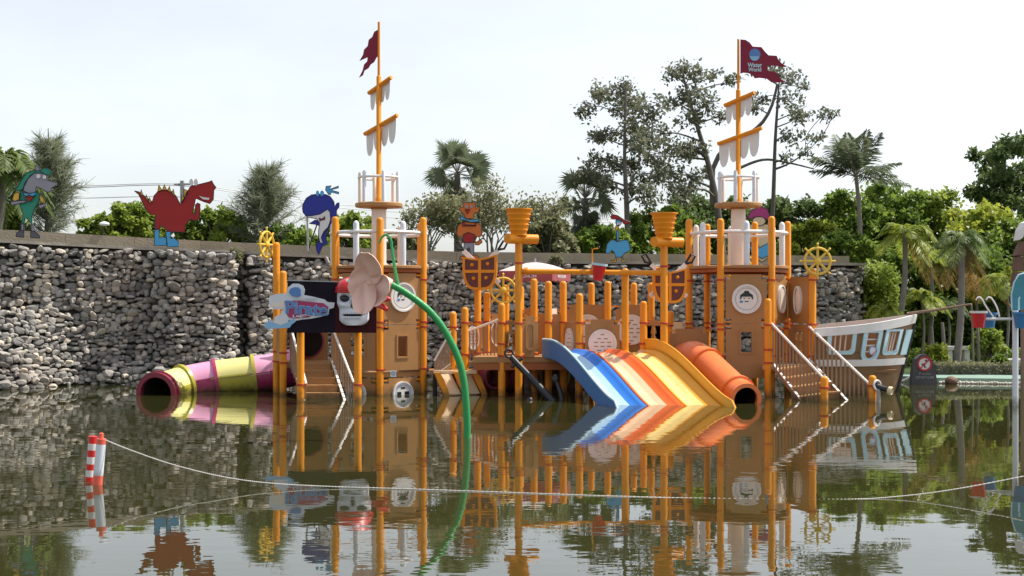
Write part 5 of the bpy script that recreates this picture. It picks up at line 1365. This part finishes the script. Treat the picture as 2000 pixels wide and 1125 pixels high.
# kerb stones along the bank edge
KS = empty('kerb_edging', tuple(XY(1900, 26)), 'row of pale rough kerb stones along the right bank waterline', 'kerb')
for i in range(34):
    a = 1836 + i * 5.6 + rng.uniform(-1, 1); d = 26.35 - (a - 1830) / 170 * .35; mb = MB()
    rock_mesh(mb, XY(a, d - .05) + Vector((0, 0, .015)), (rng.uniform(.03, .055), .05, rng.uniform(.025, .05)), i * 2.3, 2); mb.build('kerb_stone', M['kerb'], KS)
tag(rock_mesh(MB(), XY(1858, 26.1) + Vector((0, 0, .06)), (.13, .09, .09), 4).build('fallen_leaf_heap', M['thatch'], None, 60, base=XY(1858, 26.1)), 'brown curled dry palm husk lying at the right waterline', 'husk')
tag(ptube(MB(), spline([XY(1760, 26.6) + Vector((0, 0, .02)), XY(1775, 26.5) + Vector((0, 0, .1)), XY(1788, 26.4) + Vector((0, 0, .22))], 8), .02, 8).build('white_branch', M['white'], None, 60, base=XY(1775, 26.5)), 'pale bent stick leaning out of the water beside the dark stone', 'branch')
def bench(a, y, d, w, label):
    q = XY(a, d); t = empty('stone_bench', (q.x, q.y, .12), label, 'bench', 'white stone benches'); z = ZZ(y, d)
    mb = MB(); box(mb, (q.x, q.y, z - .04), (w, .4, .08)); mb.build('seat', M['white'], t, None)
    for s in (-1, 1):
        mb = MB(); box(mb, (q.x + s * w * .33, q.y, z / 2 + .02), (.12, .3, z - .2)); mb.build('leg', M['white'], t, None)
bench(1868, 676, 30.5, .62, 'white stone bench under the palms, left of the white pole')
bench(1985, 701, 28.5, .62, 'white stone bench behind the white pole at the right edge')

# ------------------------------------------------------------------ power line, lamp
UP = empty('utility_pole', tuple(P(356, 470, 40)), 'grey concrete utility pole behind the dinosaur board', 'pole')
mb = MB(); box(mb, P(356, 425, 40) + Vector((0, 0, 0)), (.11, .11, 2.3)); mb.build('shaft', M['metal'], UP, None)
mb = MB(); box(mb, P(356, 360, 40), (.5, .06, .06)); mb.build('cross_arm', M['metal'], UP, None)
for i, (ya, yb_, yc) in enumerate(((361, 360, 405), (364, 363, 412), (385, 385, 424))):
    pts = spline([P(-40, ya - 2, 38), P(150, ya + 2, 39), P(356, yb_, 40), P(560, (yb_ + yc) / 2 + 4, 42), P(740, yc, 44), P(1260, yc + 26, 48)], 40)
    tag(ptube(MB(), pts, .012, 5).build('power_cable', M['metal'], None, 60, base=P(356, 360, 40)), ['thin power cable at the top of three behind the boards', 'thin power cable just below the topmost of three', 'lowest thin power cable behind the dinosaur board'][i], 'cable', 'power cables')
LA = empty('garden_lamp', tuple(P(204, 470, 27.2)), 'small lamp on a short stem behind the wall between the two left boards', 'lamp')
mb = MB(); ptube(mb, [P(201, 478, 27.2), P(201, 440, 27.2)], .018, 8); mb.build('stem', M['black'], LA)
mb = MB(); lathe(mb, P(204, 438, 27.2), [(.03, -.04), (.10, -.02), (.11, .01), (.08, .04), (.02, .06)], 16); mb.build('head', M['greywhite'], LA)

# ------------------------------------------------------------------ vegetation
nrng = np.random.default_rng(11)
def unit(n):
    v = nrng.normal(size=(n, 3)); return v / np.linalg.norm(v, axis=1)[:, None]
def leaves(C, size, asp=.5, up=.35, droop=0.0):
    """a folded diamond leaf at each point of C"""
    n = len(C); d = unit(n); d[:, 2] -= droop; d /= np.linalg.norm(d, axis=1)[:, None]
    nn = unit(n); nn[:, 2] = np.abs(nn[:, 2]) + up
    s = np.cross(d, nn); s /= (np.linalg.norm(s, axis=1)[:, None] + 1e-6); nn = np.cross(s, d)
    L = size * nrng.uniform(.6, 1.35, (n, 1))
    a = C; b = C + d * L * .5 + s * L * asp * .5 + nn * L * .08; c = C + d * L - nn * L * .05; e = C + d * L * .5 - s * L * asp * .5 + nn * L * .08
    V = np.stack([a, b, c, e], 1).reshape(-1, 3); Q = np.arange(4 * n).reshape(-1, 4); return V, Q
class Crown:
    def __init__(s): s.V = []; s.Q = []; s.n = 0
    def add(s, V, Q): s.V.append(V); s.Q.append(Q + s.n); s.n += len(V)
    def build(s, name, m, parent): return np_mesh(name, np.concatenate(s.V), np.concatenate(s.Q), m, parent)
def clump_pts(c, r, n, sub=7, flat=.75):
    """points gathered in small sub-clumps through a ball"""
    c = np.array(c); k = max(3, sub)
    cc = unit(k) * (nrng.uniform(.25, 1, (k, 1)) ** .5) * r; cc[:, 2] *= flat
    w = nrng.integers(0, k, n); return c + cc[w] + nrng.normal(size=(n, 3)) * r * .24
def limb(mb, a, b, r0, r1, bend=.15, n=6):
    a = Vector(a); b = Vector(b); mid = a.lerp(b, .5) + Vector((rng.uniform(-1, 1), rng.uniform(-1, 1), rng.uniform(-.3, .9))) * bend * (b - a).length
    pts = spline([a, mid, b], n); ptube(mb, pts, [r0 + (r1 - r0) * i / (len(pts) - 1) for i in range(len(pts))], 6, False)
def tall_tree(label, trunk, D, clusters, r0, leaf, dens, m, group='tall trees behind the wall', bark='stem', extra=(), name='tall_tree'):
    tp = [P(a, b, D) for a, b in trunk]; t = empty(name, tuple(tp[0]), label, 'tree', group)
    pts = spline(tp, 24); N = len(pts)
    mb = MB(); rad = [r0 * (1 - .75 * i / (N - 1)) for i in range(N)]; ptube(mb, pts, rad, 9); mb.build('trunk', M[bark], t)
    mb = MB(); cr = Crown()
    for ex, er in extra:
        q = spline([P(a, b, D) for a, b in ex], 16); ptube(mb, q, [er * (1 - .6 * i / len(q)) for i in range(len(q))], 7); pts = pts + q; rad = rad + [er * .6] * len(q)
    for (a, b, r) in clusters:
        dd = D + rng.uniform(-1.3, 1.3) ; c = P(a, b, D); c.y = dd; rr = 1.12 * r / FPX * D
        best = min(range(len(pts)), key=lambda i: (pts[i] - c).length + (0 if pts[i].z < c.z - .1 else 1.5))
        limb(mb, pts[best], c, max(.012, rad[best] * .5), .012)
        for q in range(3):
            e = c + Vector((rng.uniform(-1, 1), rng.uniform(-1, 1), rng.uniform(-.4, 1))) * rr * .8; limb(mb, c - (c - pts[best]) * .25, e, .014, .006, .2, 4)
        n = int(dens * (rr / .4) ** 1.6); cr.add(*leaves(clump_pts(c, rr, n, 9), leaf, .55, .3, .15))
    mb.build('limbs', M[bark], t); cr.build('crown', M[m], t); return t
tall_tree('tall sparse tree with dark upright trunk behind the blue bird board', [(1228, 505), (1224, 400), (1220, 300), (1222, 170)], 36, [(1150, 205, 20), (1168, 185, 16), (1185, 165, 22), (1212, 165, 24), (1240, 185, 26), (1272, 205, 24), (1255, 228, 28), (1222, 205, 24), (1165, 262, 18), (1190, 258, 18), (1235, 262, 28), (1270, 272, 28), (1168, 312, 22), (1192, 322, 22), (1242, 322, 26), (1282, 332, 26), (1142, 348, 18), (1180, 362, 20), (1225, 365, 18), (1262, 385, 26), (1245, 290, 22)], .10, .135, 250, 'lf_tall')
tall_tree('tall leaning tree between the funnel and the right mast', [(1412, 505), (1402, 410), (1386, 330), (1366, 260), (1345, 190), (1335, 150)], 38, [(1308, 152, 18), (1332, 140, 20), (1358, 152, 22), (1342, 190, 24), (1312, 202, 14), (1398, 150, 13), (1420, 168, 16), (1330, 240, 24), (1365, 212, 26), (1322, 290, 28), (1348, 292, 24), (1302, 330, 28), (1340, 345, 30), (1312, 382, 28), (1400, 232, 14), (1392, 330, 13), (1280, 300, 24), (1290, 260, 18), (1375, 290, 14)], .12, .135, 240, 'lf_tall')
tall_tree('tall open tree with long bare limbs right of the right mast', [(1503, 505), (1510, 400), (1514, 280), (1519, 200), (1522, 160)], 40, [(1498, 142, 18), (1540, 130, 18), (1560, 150, 22), (1588, 162, 9), (1545, 190, 22), (1500, 180, 18), (1562, 222, 20), (1600, 228, 13), (1540, 272, 20), (1590, 268, 15), (1478, 208, 14), (1572, 300, 13), (1522, 310, 11), (1460, 150, 14), (1612, 232, 8), (1545, 235, 16)], .085, .135, 180, 'lf_tall', extra=(([(1392, 400), (1392, 330), (1420, 285), (1462, 262), (1490, 238), (1508, 205), (1518, 165)], .09), ([(1515, 330), (1540, 320), (1572, 300)], .04), ([(1440, 330), (1490, 312), (1540, 318), (1590, 330)], .05)))
tall_tree('dark tall tree rising at the right edge above the palms', [(1968, 470), (1965, 400), (1962, 330), (1960, 290)], 44, [(1965, 290, 22), (1990, 290, 15), (1932, 300, 22), (1905, 303, 12), (1950, 320, 26), (1985, 330, 24), (1930, 347, 22), (1960, 356, 26), (1995, 372, 24), (1920, 382, 24), (1950, 392, 30), (1985, 405, 28), (1900, 372, 14), (2020, 340, 30), (2030, 400, 30)], .13, .2, 330, 'lf_dark')

def bush(label, px, py_top, py_base, D, halfw, n, leaf, m, cat='shrub', name='leafy_shrub', group=None, lobes=9, trunk=True, tm='stem'):
    zb_ = ZZ(py_base, D); zt_2 = ZZ(py_top, D); X = (px - 1000) / FPX * D; hw = halfw / FPX * D; H = zt_2 - zb_
    t = empty(name, (X, D, zb_), label, cat, group)
    cr = Crown(); mb = MB(); k = lobes
    for i in range(k):
        u = (i + .5) / k * 2 - 1 + rng.uniform(-.12, .12); f = math.sqrt(max(.05, 1 - u * u * .85))
        for lv in range(3):
            zz = zb_ + H * ((.22, .52, .80)[lv] * (.55 + .45 * f)) + rng.uniform(-.05, .05) * H
            if lv == 2 and rng.random() < .15: continue
            r = hw / k * 1.7 * rng.uniform(.75, 1.2); r = max(r, H * .16)
            c = Vector((X + u * hw * (1 - .12 * lv), D + rng.uniform(-.8, .8) * min(1.6, hw), zz))
            limb(mb, Vector((X + u * hw * .25, D, zb_ - .1)), c, .03, .008, .1, 4)
            cr.add(*leaves(clump_pts(c, r, int(n / (3 * k)), 8, .85), leaf, .6, .55))
    mb.build('stems', M[tm], t); cr.build('foliage', M[m], t); return t
G1 = 'clipped shrubs behind the left wall'
bush('low bright green shrub left of the lamp at the foot of the feathery tree', 200, 418, 478, 33, 45, 5000, .13, 'lf_hedge', group=G1)
bush('round bright green shrub directly behind the dinosaur tail', 258, 398, 480, 33.5, 55, 7000, .13, 'lf_hedge', group=G1)
bush('broad bright green shrub right of the dinosaur head', 410, 402, 488, 34, 68, 9000, .13, 'lf_hedge', group=G1)
bush('bright green shrub at far left under the palm', 12, 402, 465, 31, 38, 5000, .13, 'lf_mid', group=G1)
bush('green shrub between the feathery tree and the whale board', 560, 440, 492, 34, 55, 5000, .12, 'lf_mid', group=G1)
bush('olive green shrub showing between whale board and left mast', 690, 412, 500, 36, 52, 6500, .13, 'lf_hedge', group=G1)
bush('low green shrub behind the left tower rail', 790, 450, 504, 35, 50, 4000, .12, 'lf_sparse', group=G1)
G2 = 'trees and shrubs behind the centre wall'
bush('olive shrub behind the left funnel', 1075, 425, 506, 34, 48, 6000, .13, 'lf_sparse', group=G2)
bush('mid green shrub behind the blue bird board', 1175, 440, 508, 35, 60, 6500, .14, 'lf_mid', group=G2)
bush('dense green bush behind the right funnel', 1290, 400, 510, 37, 75, 10000, .15, 'lf_mid', group=G2)
bush('dark tall bush between funnel and right tower', 1360, 370, 510, 42, 60, 8000, .17, 'lf_dark', group=G2)
bush('bright yellow green bush left of the right tower rail', 1330, 455, 510, 33.5, 48, 5500, .13, 'lf_yellow', group=G2)
bush('dark bush behind the crows nest of the right tower', 1445, 385, 510, 43, 65, 8000, .17, 'lf_dark', group=G2)
G3 = 'dense trees behind the right wall'
bush('dense dark green tree right of the right crows nest', 1540, 385, 512, 42, 75, 11000, .17, 'lf_dark', 'tree', 'leafy_tree', G3)
bush('bright green bush behind the front ship wheel', 1580, 430, 512, 35, 62, 8500, .14, 'lf_yellow', 'tree', 'leafy_tree', G3)
bush('dark low bush right of the front ship wheel', 1650, 455, 512, 33.5, 60, 7500, .13, 'lf_mid', 'tree', 'leafy_tree', G3)
bush('mid green tree directly under the spreading palm', 1640, 372, 512, 41, 70, 10000, .17, 'lf_mid', 'tree', 'leafy_tree', G3)
bush('tall green tree right of the spreading palm trunk', 1735, 348, 520, 42, 62, 11000, .17, 'lf_mid', 'tree', 'leafy_tree', G3)
bush('broad green tree above the twin garden palms', 1815, 368, 540, 43, 75, 12000, .18, 'lf_hedge', 'tree', 'leafy_tree', G3)
bush('yellow green tree below the dark tall tree at right', 1915, 395, 560, 40, 75, 12000, .17, 'lf_yellow', 'tree', 'leafy_tree', G3)
bush('green tree behind the plank tower', 1985, 425, 560, 38, 55, 8000, .16, 'lf_mid', 'tree', 'leafy_tree', G3)
bush('shaded green thicket behind the garden palms, left half', 1765, 470, 690, 36, 85, 15000, .15, 'lf_mid', 'shrub', 'thicket', G3)
bush('shaded green thicket behind the garden palms, middle', 1880, 480, 695, 35.5, 80, 15000, .15, 'lf_mid', 'shrub', 'thicket', G3)
bush('shaded green thicket behind the white pole', 1985, 500, 700, 35, 70, 12000, .15, 'lf_dark', 'shrub', 'thicket', G3)
bush('leafy bush hanging over the right end of the stone wall', 1712, 505, 690, 31.6, 32, 6000, .11, 'lf_hedge', 'shrub', 'thicket', G3)
bush('small pale green shrub right behind the dark stone sign', 1828, 668, 722, 27.9, 22, 1300, .10, 'lf_yellow', 'shrub', 'small_shrub', 'small shrubs on the bank')
bush('small bushy shrub left of the white pole', 1950, 692, 718, 27.6, 14, 900, .07, 'lf_mid', 'shrub', 'small_shrub', 'small shrubs on the bank')
bush('light green shrub under the blue bucket', 1930, 640, 690, 29.5, 26, 2200, .10, 'lf_hedge', 'shrub', 'small_shrub', 'small shrubs on the bank')
bush('dry tuft growing out of the wall top right of the dinosaur', 456, 486, 512, 27.2, 16, 900, .08, 'lf_sparse', 'shrub', 'wall_plant', 'plants on the wall')
bush('small weed on the wall cap above the parasol', 1085, 498, 515, 29.2, 12, 500, .06, 'lf_sparse', 'shrub', 'wall_plant', 'plants on the wall')
bush('tall leafy tree cut off by the right edge above the plank tower', 2075, 400, 600, 39, 105, 12000, .17, 'lf_mid', 'tree', 'leafy_tree', G3)
bush('dark thicket cut off by the right edge behind the teal leaf', 2100, 520, 705, 33, 120, 14000, .15, 'lf_dark', 'shrub', 'thicket', G3)
# clipped low hedge along the bank
HG = empty('clipped_hedge', tuple(XY(1920, 27.4)), 'long clipped grey green hedge along the right bank', 'hedge')
cr = Crown(); xs = nrng.uniform(XY(1826, 27.3).x, XY(2120, 27.2).x, 9000); C = np.stack([xs, nrng.uniform(27.15, 27.75, 9000), nrng.uniform(.13, .37, 9000) + nrng.normal(size=9000) * .015], 1)
cr.add(*leaves(C, .055, .6, .6)); cr.build('foliage', M['lf_sparse'], HG)
mb = MB(); box(mb, ((XY(1826, 27.3).x + XY(2120, 27.2).x) / 2, 27.45, .22), (XY(2120, 27.2).x - XY(1826, 27.3).x - .06, .5, .2)); mb.build('twig_core', M['stem'], HG, None)
HG2 = empty('clipped_hedge', tuple(XY(1900, 31.2)), 'second clipped hedge in the shade behind the benches', 'hedge')
cr = Crown(); xs = nrng.uniform(XY(1770, 31).x, XY(2100, 31).x, 7000); C = np.stack([xs, nrng.uniform(31, 31.6, 7000), nrng.uniform(.13, .52, 7000)], 1)
cr.add(*leaves(C, .07, .6, .6)); cr.build('foliage', M['lf_mid'], HG2)

# feathery conifers
def casuarina(label, px, ytop, ybase, D, hw, n):
    t = empty('feathery_tree', tuple(P(px, ybase, D)), label, 'tree', 'feathery trees behind the left wall')
    b = P(px, ybase, D); tp = P(px + rng.uniform(-4, 4), ytop, D); H = tp.z - b.z; W_ = hw / FPX * D
    mb = MB(); ptube(mb, spline([b, b.lerp(tp, .5) + Vector((.05, 0, 0)), tp], 16), [.09 * (1 - .92 * i / 16) for i in range(17)], 7, False); mb.build('trunk', M['stem'], t)
    mb = MB(); cr = Crown(); VV = []; 
    for i in range(n):
        f = rng.random() ** .9; z0 = b.z + H * (.02 + .80 * f); a = rng.uniform(0, 2 * math.pi); L = W_ * (1.10 - .88 * f) * rng.uniform(.4, 1.15) * (1.3 if rng.random() < .12 else 1)
        o = Vector((b.x + .05 * f, b.y, z0)); d = Vector((math.cos(a), math.sin(a), .75 + .6 * f))
        pts = [o + d * (L * s) + Vector((0, 0, -.18 * L * s * s)) for s in (0, .3, .6, .85, 1.05)]
        ptube(mb, pts, [.014, .009, .006, .004, .002], 5, False)
        k = 64; ss = nrng.uniform(.15, 1.05, k); idx = np.array([(o + d * (L * s) + Vector((0, 0, -.18 * L * s * s)))[:] for s in ss])
        dirs = np.array(d)[None] * .55 + nrng.normal(size=(k, 3)) * .5; dirs[:, 2] -= .25; dirs /= np.linalg.norm(dirs, axis=1)[:, None]
        LL = nrng.uniform(.14, .34, (k, 1)); sd_ = np.cross(dirs, unit(k)); sd_ /= np.linalg.norm(sd_, axis=1)[:, None]; w = .0065
        e = idx + dirs * LL; VV.append(np.stack([idx - sd_ * w, idx + sd_ * w, e + sd_ * w * .4 - np.array([0, 0, .02]), e - sd_ * w * .4 - np.array([0, 0, .02])], 1).reshape(-1, 3))
    V = np.concatenate(VV); cr.add(V, np.arange(len(V)).reshape(-1, 4)); mb.build('limbs', M['stem'], t); cr.build('needles', M['lf_needle'], t)
casuarina('feathery grey green tree behind the figure in the green suit', 92, 250, 470, 31, 74, 190)
casuarina('feathery grey green tree between dinosaur and whale boards', 517, 312, 495, 34, 76, 180)

# sparse half bare trees
def sparse(label, px, ytop, ybase, D, hw, seed):
    r_ = random.Random(seed); t = empty('half_bare_tree', tuple(P(px, ybase, D)), label, 'tree', 'half bare trees behind the wall')
    b = P(px, ybase, D); H = ZZ(ytop, D) - b.z; W_ = hw / FPX * D; mb = MB(); tips = []
    def grow(p, d, L, r, lv):
        q = p + d * L; m_ = p.lerp(q, .5) + Vector((r_.uniform(-1, 1), r_.uniform(-1, 1), 0)) * L * .08
        ptube(mb, [p, m_, q], [r, r * .85, r * .7], 5, False)
        if lv == 0: tips.append(q); return
        for k in range(r_.choice((2, 3, 3))):
            dd = (d + Vector((r_.uniform(-1, 1) * .85, r_.uniform(-1, 1) * .85, r_.uniform(-.15, .45)))).normalized(); grow(q if k else p.lerp(q, .75), dd, L * r_.uniform(.62, .85), max(.005, r * .6), lv - 1)
            if lv <= 2: tips.append(q)
    for k in range(4):
        grow(b + Vector((r_.uniform(-.1, .1), 0, -.1)), Vector((r_.uniform(-.75, .75) * W_ / H * 1.3, r_.uniform(-.4, .4), 1)).normalized(), H * .34, .032, 4)
    mb.build('limbs', M['stemlight'], t); T_ = np.array([tuple(x) for x in tips]); C = np.repeat(T_, 5, 0) + nrng.normal(size=(len(T_) * 5, 3)) * .13
    cr = Crown(); cr.add(*leaves(C, .10, .6, .4)); cr.build('foliage', M['lf_sparse'], t)
sparse('half bare tree with pale twigs right of the left tower', 838, 372, 505, 33, 50, 3)
sparse('half bare tree behind the orange cat board', 905, 395, 508, 34, 40, 5)
sparse('half bare tree between cat board and left funnel', 962, 352, 508, 34.5, 55, 8)
sparse('half bare tree just right of the left funnel', 1040, 378, 508, 35, 48, 12)

# palms
def fan_palm(label, px, yc, ybase, D, r, skirt=True):
    c = P(px, yc, D); b = P(px + 2, ybase, D); t = empty('fan_palm', tuple(b), label, 'palm tree', 'fan palms')
    mb = MB(); ptube(mb, [b, b.lerp(c, .5), c], [.13, .11, .09], 9); mb.build('trunk', M['stem'], t)
    Rr = r / FPX * D; cr = Crown(); dry = Crown(); mb = MB()
    def fanleaf(o, d, L, crown):
        d = d.normalized(); e = o + d * L * .55; ptube(mb, [o, e], [.014, .010], 5, False)
        side = d.cross(Vector((0, 0, 1)));  side = side.normalized() if side.length > .05 else Vector((1, 0, 0)); V = []
        side = Matrix.Rotation(rng.uniform(-1.3, 1.3), 3, d) @ side; nrm = side.cross(d)
        for k in range(22):
            a = (k / 21 - .5) * 3.7; dd = (d * math.cos(a) + side * math.sin(a) + nrm * .1).normalized(); l = L * .52 * (1 - .12 * abs(a)) * rng.uniform(.85, 1.1)
            s2 = nrm.cross(dd).normalized() * l * .055; m_ = e + dd * l * .55; tip = e + dd * l + Vector((0, 0, -.18 * l)); V += [e, m_ + s2, tip, m_ - s2]
        V = np.array([tuple(v) for v in V]); crown.add(V, np.arange(len(V)).reshape(-1, 4))
    for i in range(30):
        a = rng.uniform(0, 2 * math.pi); el_ = rng.uniform(-.5, 1.35); fanleaf(c, Vector((math.cos(a) * math.cos(el_), math.sin(a) * math.cos(el_), math.sin(el_))), Rr * rng.uniform(.85, 1.1), cr)
    if skirt:
        for i in range(26):
            a = rng.uniform(0, 2 * math.pi); fanleaf(c - Vector((0, 0, rng.uniform(.1, .6) * Rr)), Vector((math.cos(a) * .55, math.sin(a) * .55, -.85)), Rr * rng.uniform(.6, .85), dry)
        dry.build('dead_skirt', M['lf_fan'], t)
    mb.build('leaf_stalks', M['stemlight'], t); cr.build('crown', M['lf_fan'], t)
fan_palm('fan palm standing above the orange cat board', 893, 338, 508, 37, 74)
fan_palm('fan palm with hanging skirt left of the tall trees', 1143, 388, 510, 37, 66)
def feather_palm(label, px, yc, ybase, D, r, n=16, m='lf_palm', trunk=.06, lean=0, elr=(-.2, 1.2), droop=.55, name='feather_palm', grp='feather palms', leafw=.018, ll=.36, dryn=0):
    c = P(px, yc, D); b = P(px + lean, ybase, D); t = empty(name, tuple(b), label, 'palm tree', grp)
    if trunk:
        tp_ = spline([b, b.lerp(c, .5) + Vector((.06, 0, 0)), c], 14); mb = MB(); ptube(mb, tp_, [trunk * (1.15 - .3 * i / 14) + .004 * (i % 2) for i in range(len(tp_))], 10); mb.build('trunk', M['stemlight'], t)
    Rr = r / FPX * D; mb = MB(); cr = Crown(); dr = Crown()
    for i in range(n + dryn):
        a = 2 * math.pi * i / n + rng.uniform(-.3, .3); e0 = rng.uniform(*elr) if i < n else rng.uniform(-.9, -.4); L = Rr * rng.uniform(.85, 1.1)
        d = Vector((math.cos(a) * math.cos(e0), math.sin(a) * math.cos(e0), math.sin(e0)))
        f = lambda s: c + d * (L * s) + Vector((0, 0, -droop * L * s * s))
        ptube(mb, [f(s) for s in (0, .25, .5, .75, 1)], [.014, .011, .008, .005, .002], 5, False); V = []
        K = 34
        for k in range(K):
            s = .12 + .88 * k / K; p = f(s); tg = (f(s + .02) - f(s - .02)).normalized(); sd_ = tg.cross(Vector((0, 0, 1)))
            sd_ = sd_.normalized() if sd_.length > .05 else Vector((1, 0, 0)); l = L * ll * math.sin(math.pi * min(1, .2 + .75 * s)) * rng.uniform(.85, 1.1)
            for sg in (-1, 1):
                dd = (sd_ * sg * .8 + tg * .65 + Vector((0, 0, rng.uniform(-.25, .25)))).normalized(); e = p + dd * l + Vector((0, 0, -.28 * l)); m_ = p + dd * l * .5; w = tg * leafw * Rr / .9
                V += [p, m_ + w, e, m_ - w]
        V = np.array([tuple(v) for v in V]); (cr if i < n else dr).add(V, np.arange(len(V)).reshape(-1, 4))
    mb.build('frond_stalks', M['stemlight'] if m != 'lf_areca' else M['stemgreen'], t); cr.build('fronds', M[m], t)
    if dryn: dr.build('dry_fronds', M['lf_dry'], t)
    return t
M['stemgreen'] = mat('frond_stalk_green', (.20, .24, .05), .6, .3, .15)
feather_palm('spreading feather palm on a thin tall trunk above the right wall', 1672, 345, 515, 34, 108, 22, trunk=.055, lean=6, elr=(.0, 1.4), droop=.16, leafw=.017, ll=.36, m='lf_fan')
feather_palm('feather palm with drooping fronds cut off at the far left edge', 6, 318, 470, 29, 105, 24, trunk=.09, lean=-14, elr=(-.3, 1.1), droop=.9, leafw=.028)
feather_palm('garden palm with curved grey trunk right of the wall end', 1768, 455, 640, 30.5, 75, 17, trunk=.062, lean=-12, droop=.75, m='lf_areca', dryn=3)
feather_palm('garden palm with dark straight trunk behind the bowsprit tip', 1878, 470, 735, 28.2, 72, 16, trunk=.072, lean=-12, droop=.8, m='lf_palm', dryn=5)
feather_palm('smaller garden palm between the two garden palms', 1818, 500, 690, 33, 60, 13, trunk=.05, lean=-4, droop=.8, m='lf_areca', dryn=3)
for i, (a, y, d, r, lab, m) in enumerate(((1730, 612, 30.2, 62, 'low clump palm just behind the ship bow', 'lf_areca'), (1800, 585, 31, 60, 'clump palm behind the bowsprit', 'lf_areca'), (1905, 560, 31.5, 70, 'yellowish clump palm behind the hanging buckets', 'lf_yellowpalm'), (1965, 545, 31, 75, 'arching clump palm left of the plank tower', 'lf_areca'), (1850, 600, 32.5, 55, 'shaded clump palm behind the dark garden trunk', 'lf_palm'))):
    if m == 'lf_yellowpalm': m = 'lf_orange'
    feather_palm(lab, a, y, 700, d, r, 14, m=m, trunk=.03, elr=(.3, 1.4), droop=.9, name='clump_palm', grp='clump palms in the right garden', leafw=.022)
# slender bare stems standing in the garden
for i, (a, y0, y1, d, r, lab) in enumerate(((1899, 592, 712, 28.6, .028, 'slender pale stem right of the dark garden trunk'), (1911, 640, 715, 29.2, .04, 'short grey stem below the red bucket'), (1842, 630, 690, 30, .05, 'grey stem left of the stone bench'), (1822, 640, 715, 29.4, .035, 'thin stem just behind the dark stone sign'), (1940, 620, 700, 30.5, .03, 'thin stem below the blue bucket'))):
    q0 = XY(a, d); o = ptube(MB(), spline([P(a + 2, y1, d) - Vector((0, 0, .3)), P(a + .5, (y0 + y1) / 2, d), P(a - 2, y0, d)], 10), [r * (1 - .025 * i) for i in range(11)], 8).build('bare_stem', M['stemlight'], None, 60, base=P(a, y1, d)); tag(o, lab, 'tree stem', 'bare stems in the right garden')
